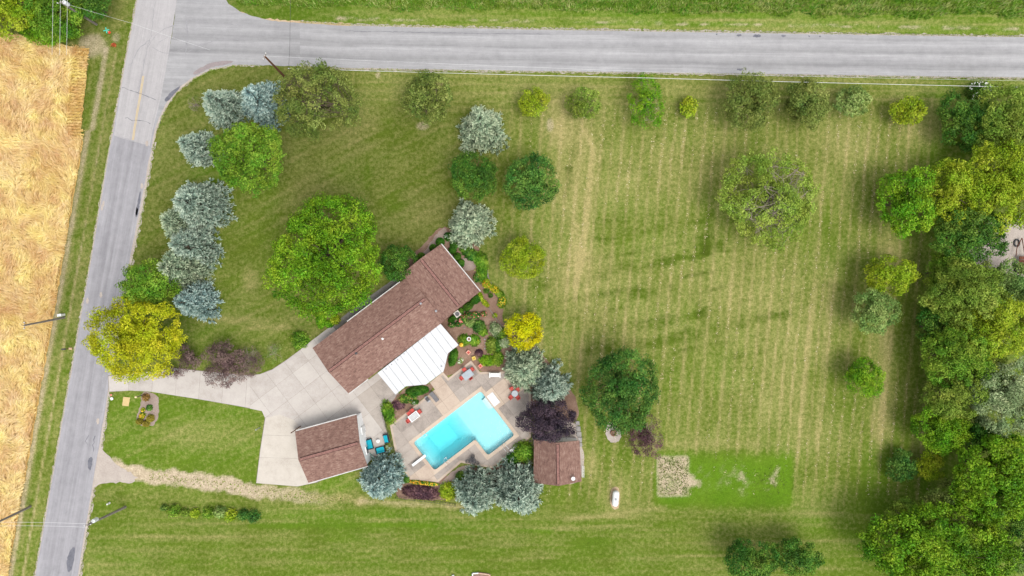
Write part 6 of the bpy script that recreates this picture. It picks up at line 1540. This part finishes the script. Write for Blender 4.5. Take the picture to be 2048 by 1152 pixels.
# mailbox etc
p = W(140, 697); mbx = empty('mailbox', p, 'dark mailbox on a post beside the west road', 'mailbox')
MB().box((p.x, p.y, .55), (.1, .1, 1.1)).build('post', WOOD_BROWN, mbx); MB().box((p.x - .1, p.y, 1.18), (.5, .2, .16), .1).build('box', DARKMETAL, mbx); MB().tube([(p.x - .35, p.y, 1.26), (p.x + .15, p.y + .05, 1.26)], .1, 8).build('lid', DARKMETAL, mbx)
MB().box((p.x + .25, p.y, .3), (.45, .3, .1)).build('newspaper_tray', simple('tan_box', lin((206, 176, 140), .7)), mbx)
p = W(252.5, 803); pl = MB().prism(wp([(247, 793.5), (260.5, 795), (257.5, 812.5), (245, 811)]), .01, .06).build('plywood_sheet', simple('plywood', lin((222, 196, 140), .68), .8, .15, .06, 2)); tag(pl, 'tan plywood sheet lying on the lower left lawn', 'plywood')
p = W(225, 797); wb = empty('white_marker', p, 'white marker bowl at the driveway mouth', 'marker'); MB().lathe(p, [(.1, 0), (.2, .1), (.22, .22), (.15, .26)], 12).build('bowl', WHITE, wb)
p = W(226, 789); rk = empty('driveway_reflector', p, 'reddish reflector stake at the driveway mouth', 'stake'); MB().lathe(p, [(.03, 0), (.03, .5)], 6).build('stake', GREYMETAL, rk); MB().lathe(p + Vector((0, 0, .45)), [(.12, 0), (.16, .03), (.12, .08)], 10).build('reflector', TERRA, rk)
p = W(219, 1006); wm = empty('white_marker', p, 'white marker post on the south lawn near the road', 'marker'); MB().lathe(p, [(.11, 0), (.11, .6), (.05, .68)], 10).build('post', WHITE, wm); MB().lathe(p, [(.16, 0), (.16, .05)], 10).build('foot', CONC, wm)
p = W(286, 790); lb = empty('garden_lamp', p, 'cream lamp post at the top of the driveway island bed', 'lamp'); MB().lathe(p, [(.07, 0), (.05, 1.6)], 8).build('post', DARKMETAL, lb); MB().lathe(p + Vector((0, 0, 1.6)), [(.08, 0), (.16, .2), (.12, .34), (.03, .4)], 10).build('lantern', simple('lamp_cream', lin((236, 214, 170), .8)), lb)
p = W(520, 855); gp_ = empty('marker_post', p, 'short grey post beside the garage pad', 'post'); MB().lathe(p, [(.06, 0), (.05, 1.5)], 8).build('post', GREYMETAL, gp_); MB().lathe(p + Vector((0, 0, 1.45)), [(.08, 0), (.1, .1), (.03, .16)], 8).build('cap', GREYMETAL, gp_)
# whirligig
TEAL = simple('teal_paint', lin((70, 206, 184), .8), .5, .3, .04, 3); REDP = simple('red_paint', lin((222, 44, 36), .8), .5, .3, .04, 3)
p = W(216, 68); wg = empty('whirligig', p, 'teal and red whirligig on the west road verge', 'whirligig'); t = W(212.5, 60.5, 1.5); MB().tube([p, W(213.5, 63, 1.4)], .025, 6).build('post', GREYMETAL, wg)
for k in range(4): a = .2 + k * 1.571; MB().box((t.x + .22 * math.cos(a), t.y + .22 * math.sin(a), t.z), (.36, .11, .03), a).build('blade', TEAL, wg)
q = W(219, 65, 1.3); MB().tube([t - Vector((0, 0, .05)), q], .03, 6).build('arm', simple('cream_arm', lin((240, 226, 190), .8)), wg); MB().lathe(q, [(.05, 0), (.17, .02), (.17, .05)], 14).build('disc', REDP, wg)
mound('orange red flower patch on the west road verge', 227, 90, 5, .2, foliage('rust2', (150, 70, 34), (200, 96, 54), (224, 140, 92), .7), ry=4, leaf=.1, n=70, loose=.3, name='flower_clump', cat='flowers')
# raised bed frame at the bottom edge
rb = empty('raised_bed', W(962, 1152), 'white and pink timber framed bed at the bottom edge', 'raised bed')
fr2 = [(945, 1146), (957, 1145), (979, 1148), (982, 1156), (980, 1172), (946, 1170)]
for i in range(6):
    a, b = W(*fr2[i]), W(*fr2[(i + 1) % 6]); MB().box(((a.x + b.x) / 2, (a.y + b.y) / 2, .14), ((b - a).length, .14, .28), math.atan2(b.y - a.y, b.x - a.x)).build('timber', WHITE if i in (0, 5) else simple('pink_timber%d' % i, lin((214, 176, 158), .7)), rb)
MB().flat(wp(fr2), .1).build('soil', MULCH, rb)
p = W(906.5, 1151); bk = empty('bucket', p, 'pale grey bucket at the bottom edge of the lawn', 'bucket'); MB().lathe(p, [(.14, 0), (.19, .34), (.2, .36), (.16, .35), (.13, .1)], 14).build('pail', simple('pale_grey', (.6, .61, .64, 1), .5), bk); MB().tube([(p.x - .19, p.y, .36), (p.x, p.y + .12, .4), (p.x + .19, p.y, .36)], .012, 5).build('handle', GREYMETAL, bk)
# rusty trailer in the gravel yard
RUST = simple('rust', lin((132, 84, 66), .6), .9, .15, .3, 3); tr = empty('farm_trailer', W(2035, 515), 'rusty farm trailer on the gravel yard at the right edge', 'trailer')
for k in range(5):
    y0 = 513 + k * 7; MB().prism(wp([(2031 + k * -.6, y0), (2052, y0 + .6), (2052, y0 + 6.4), (2030 + k * -.6, y0 + 6)]), .7 + .01 * (k % 2), .78 + .01 * (k % 2)).build('plank', RUST, tr)
MB().tube([W(2032, 512, .68), W(2034, 495, .6), W(2044, 476, .5)], .06, 6).build('drawbar', RUST, tr); MB().tube([W(2050, 512, .68), W(2044, 476, .5)], .06, 6).build('drawbar', RUST, tr)
for x, y in ((2030, 540), (2054, 540)):
    q = W(x, y); MB().tube([(q.x - .12, q.y, .4), (q.x + .12, q.y, .4)], .4, 16).build('wheel', DARKMETAL, tr)
TY = DARKMETAL; pts = [W(2034 + 5 * math.cos(a), 486 + 7 * math.sin(a), .15) for a in np.linspace(0, 6.2832, 19)]
ty = MB().tube(pts, .1, 8, False).build('cable_loop', TY); tag(ty, 'black hose loop on the gravel beside the rusty trailer', 'hose')
cr = empty('stone_crate', W(2046, 645), 'brown crate half hidden under the woods at the right edge', 'crate')
for k in range(5): MB().prism(wp([(2040, 637 + k * 3.4), (2056, 636 + k * 3.4), (2056, 639 + k * 3.4), (2040, 640 + k * 3.4)]), .1, .7).build('board', WOOD_BROWN, cr)
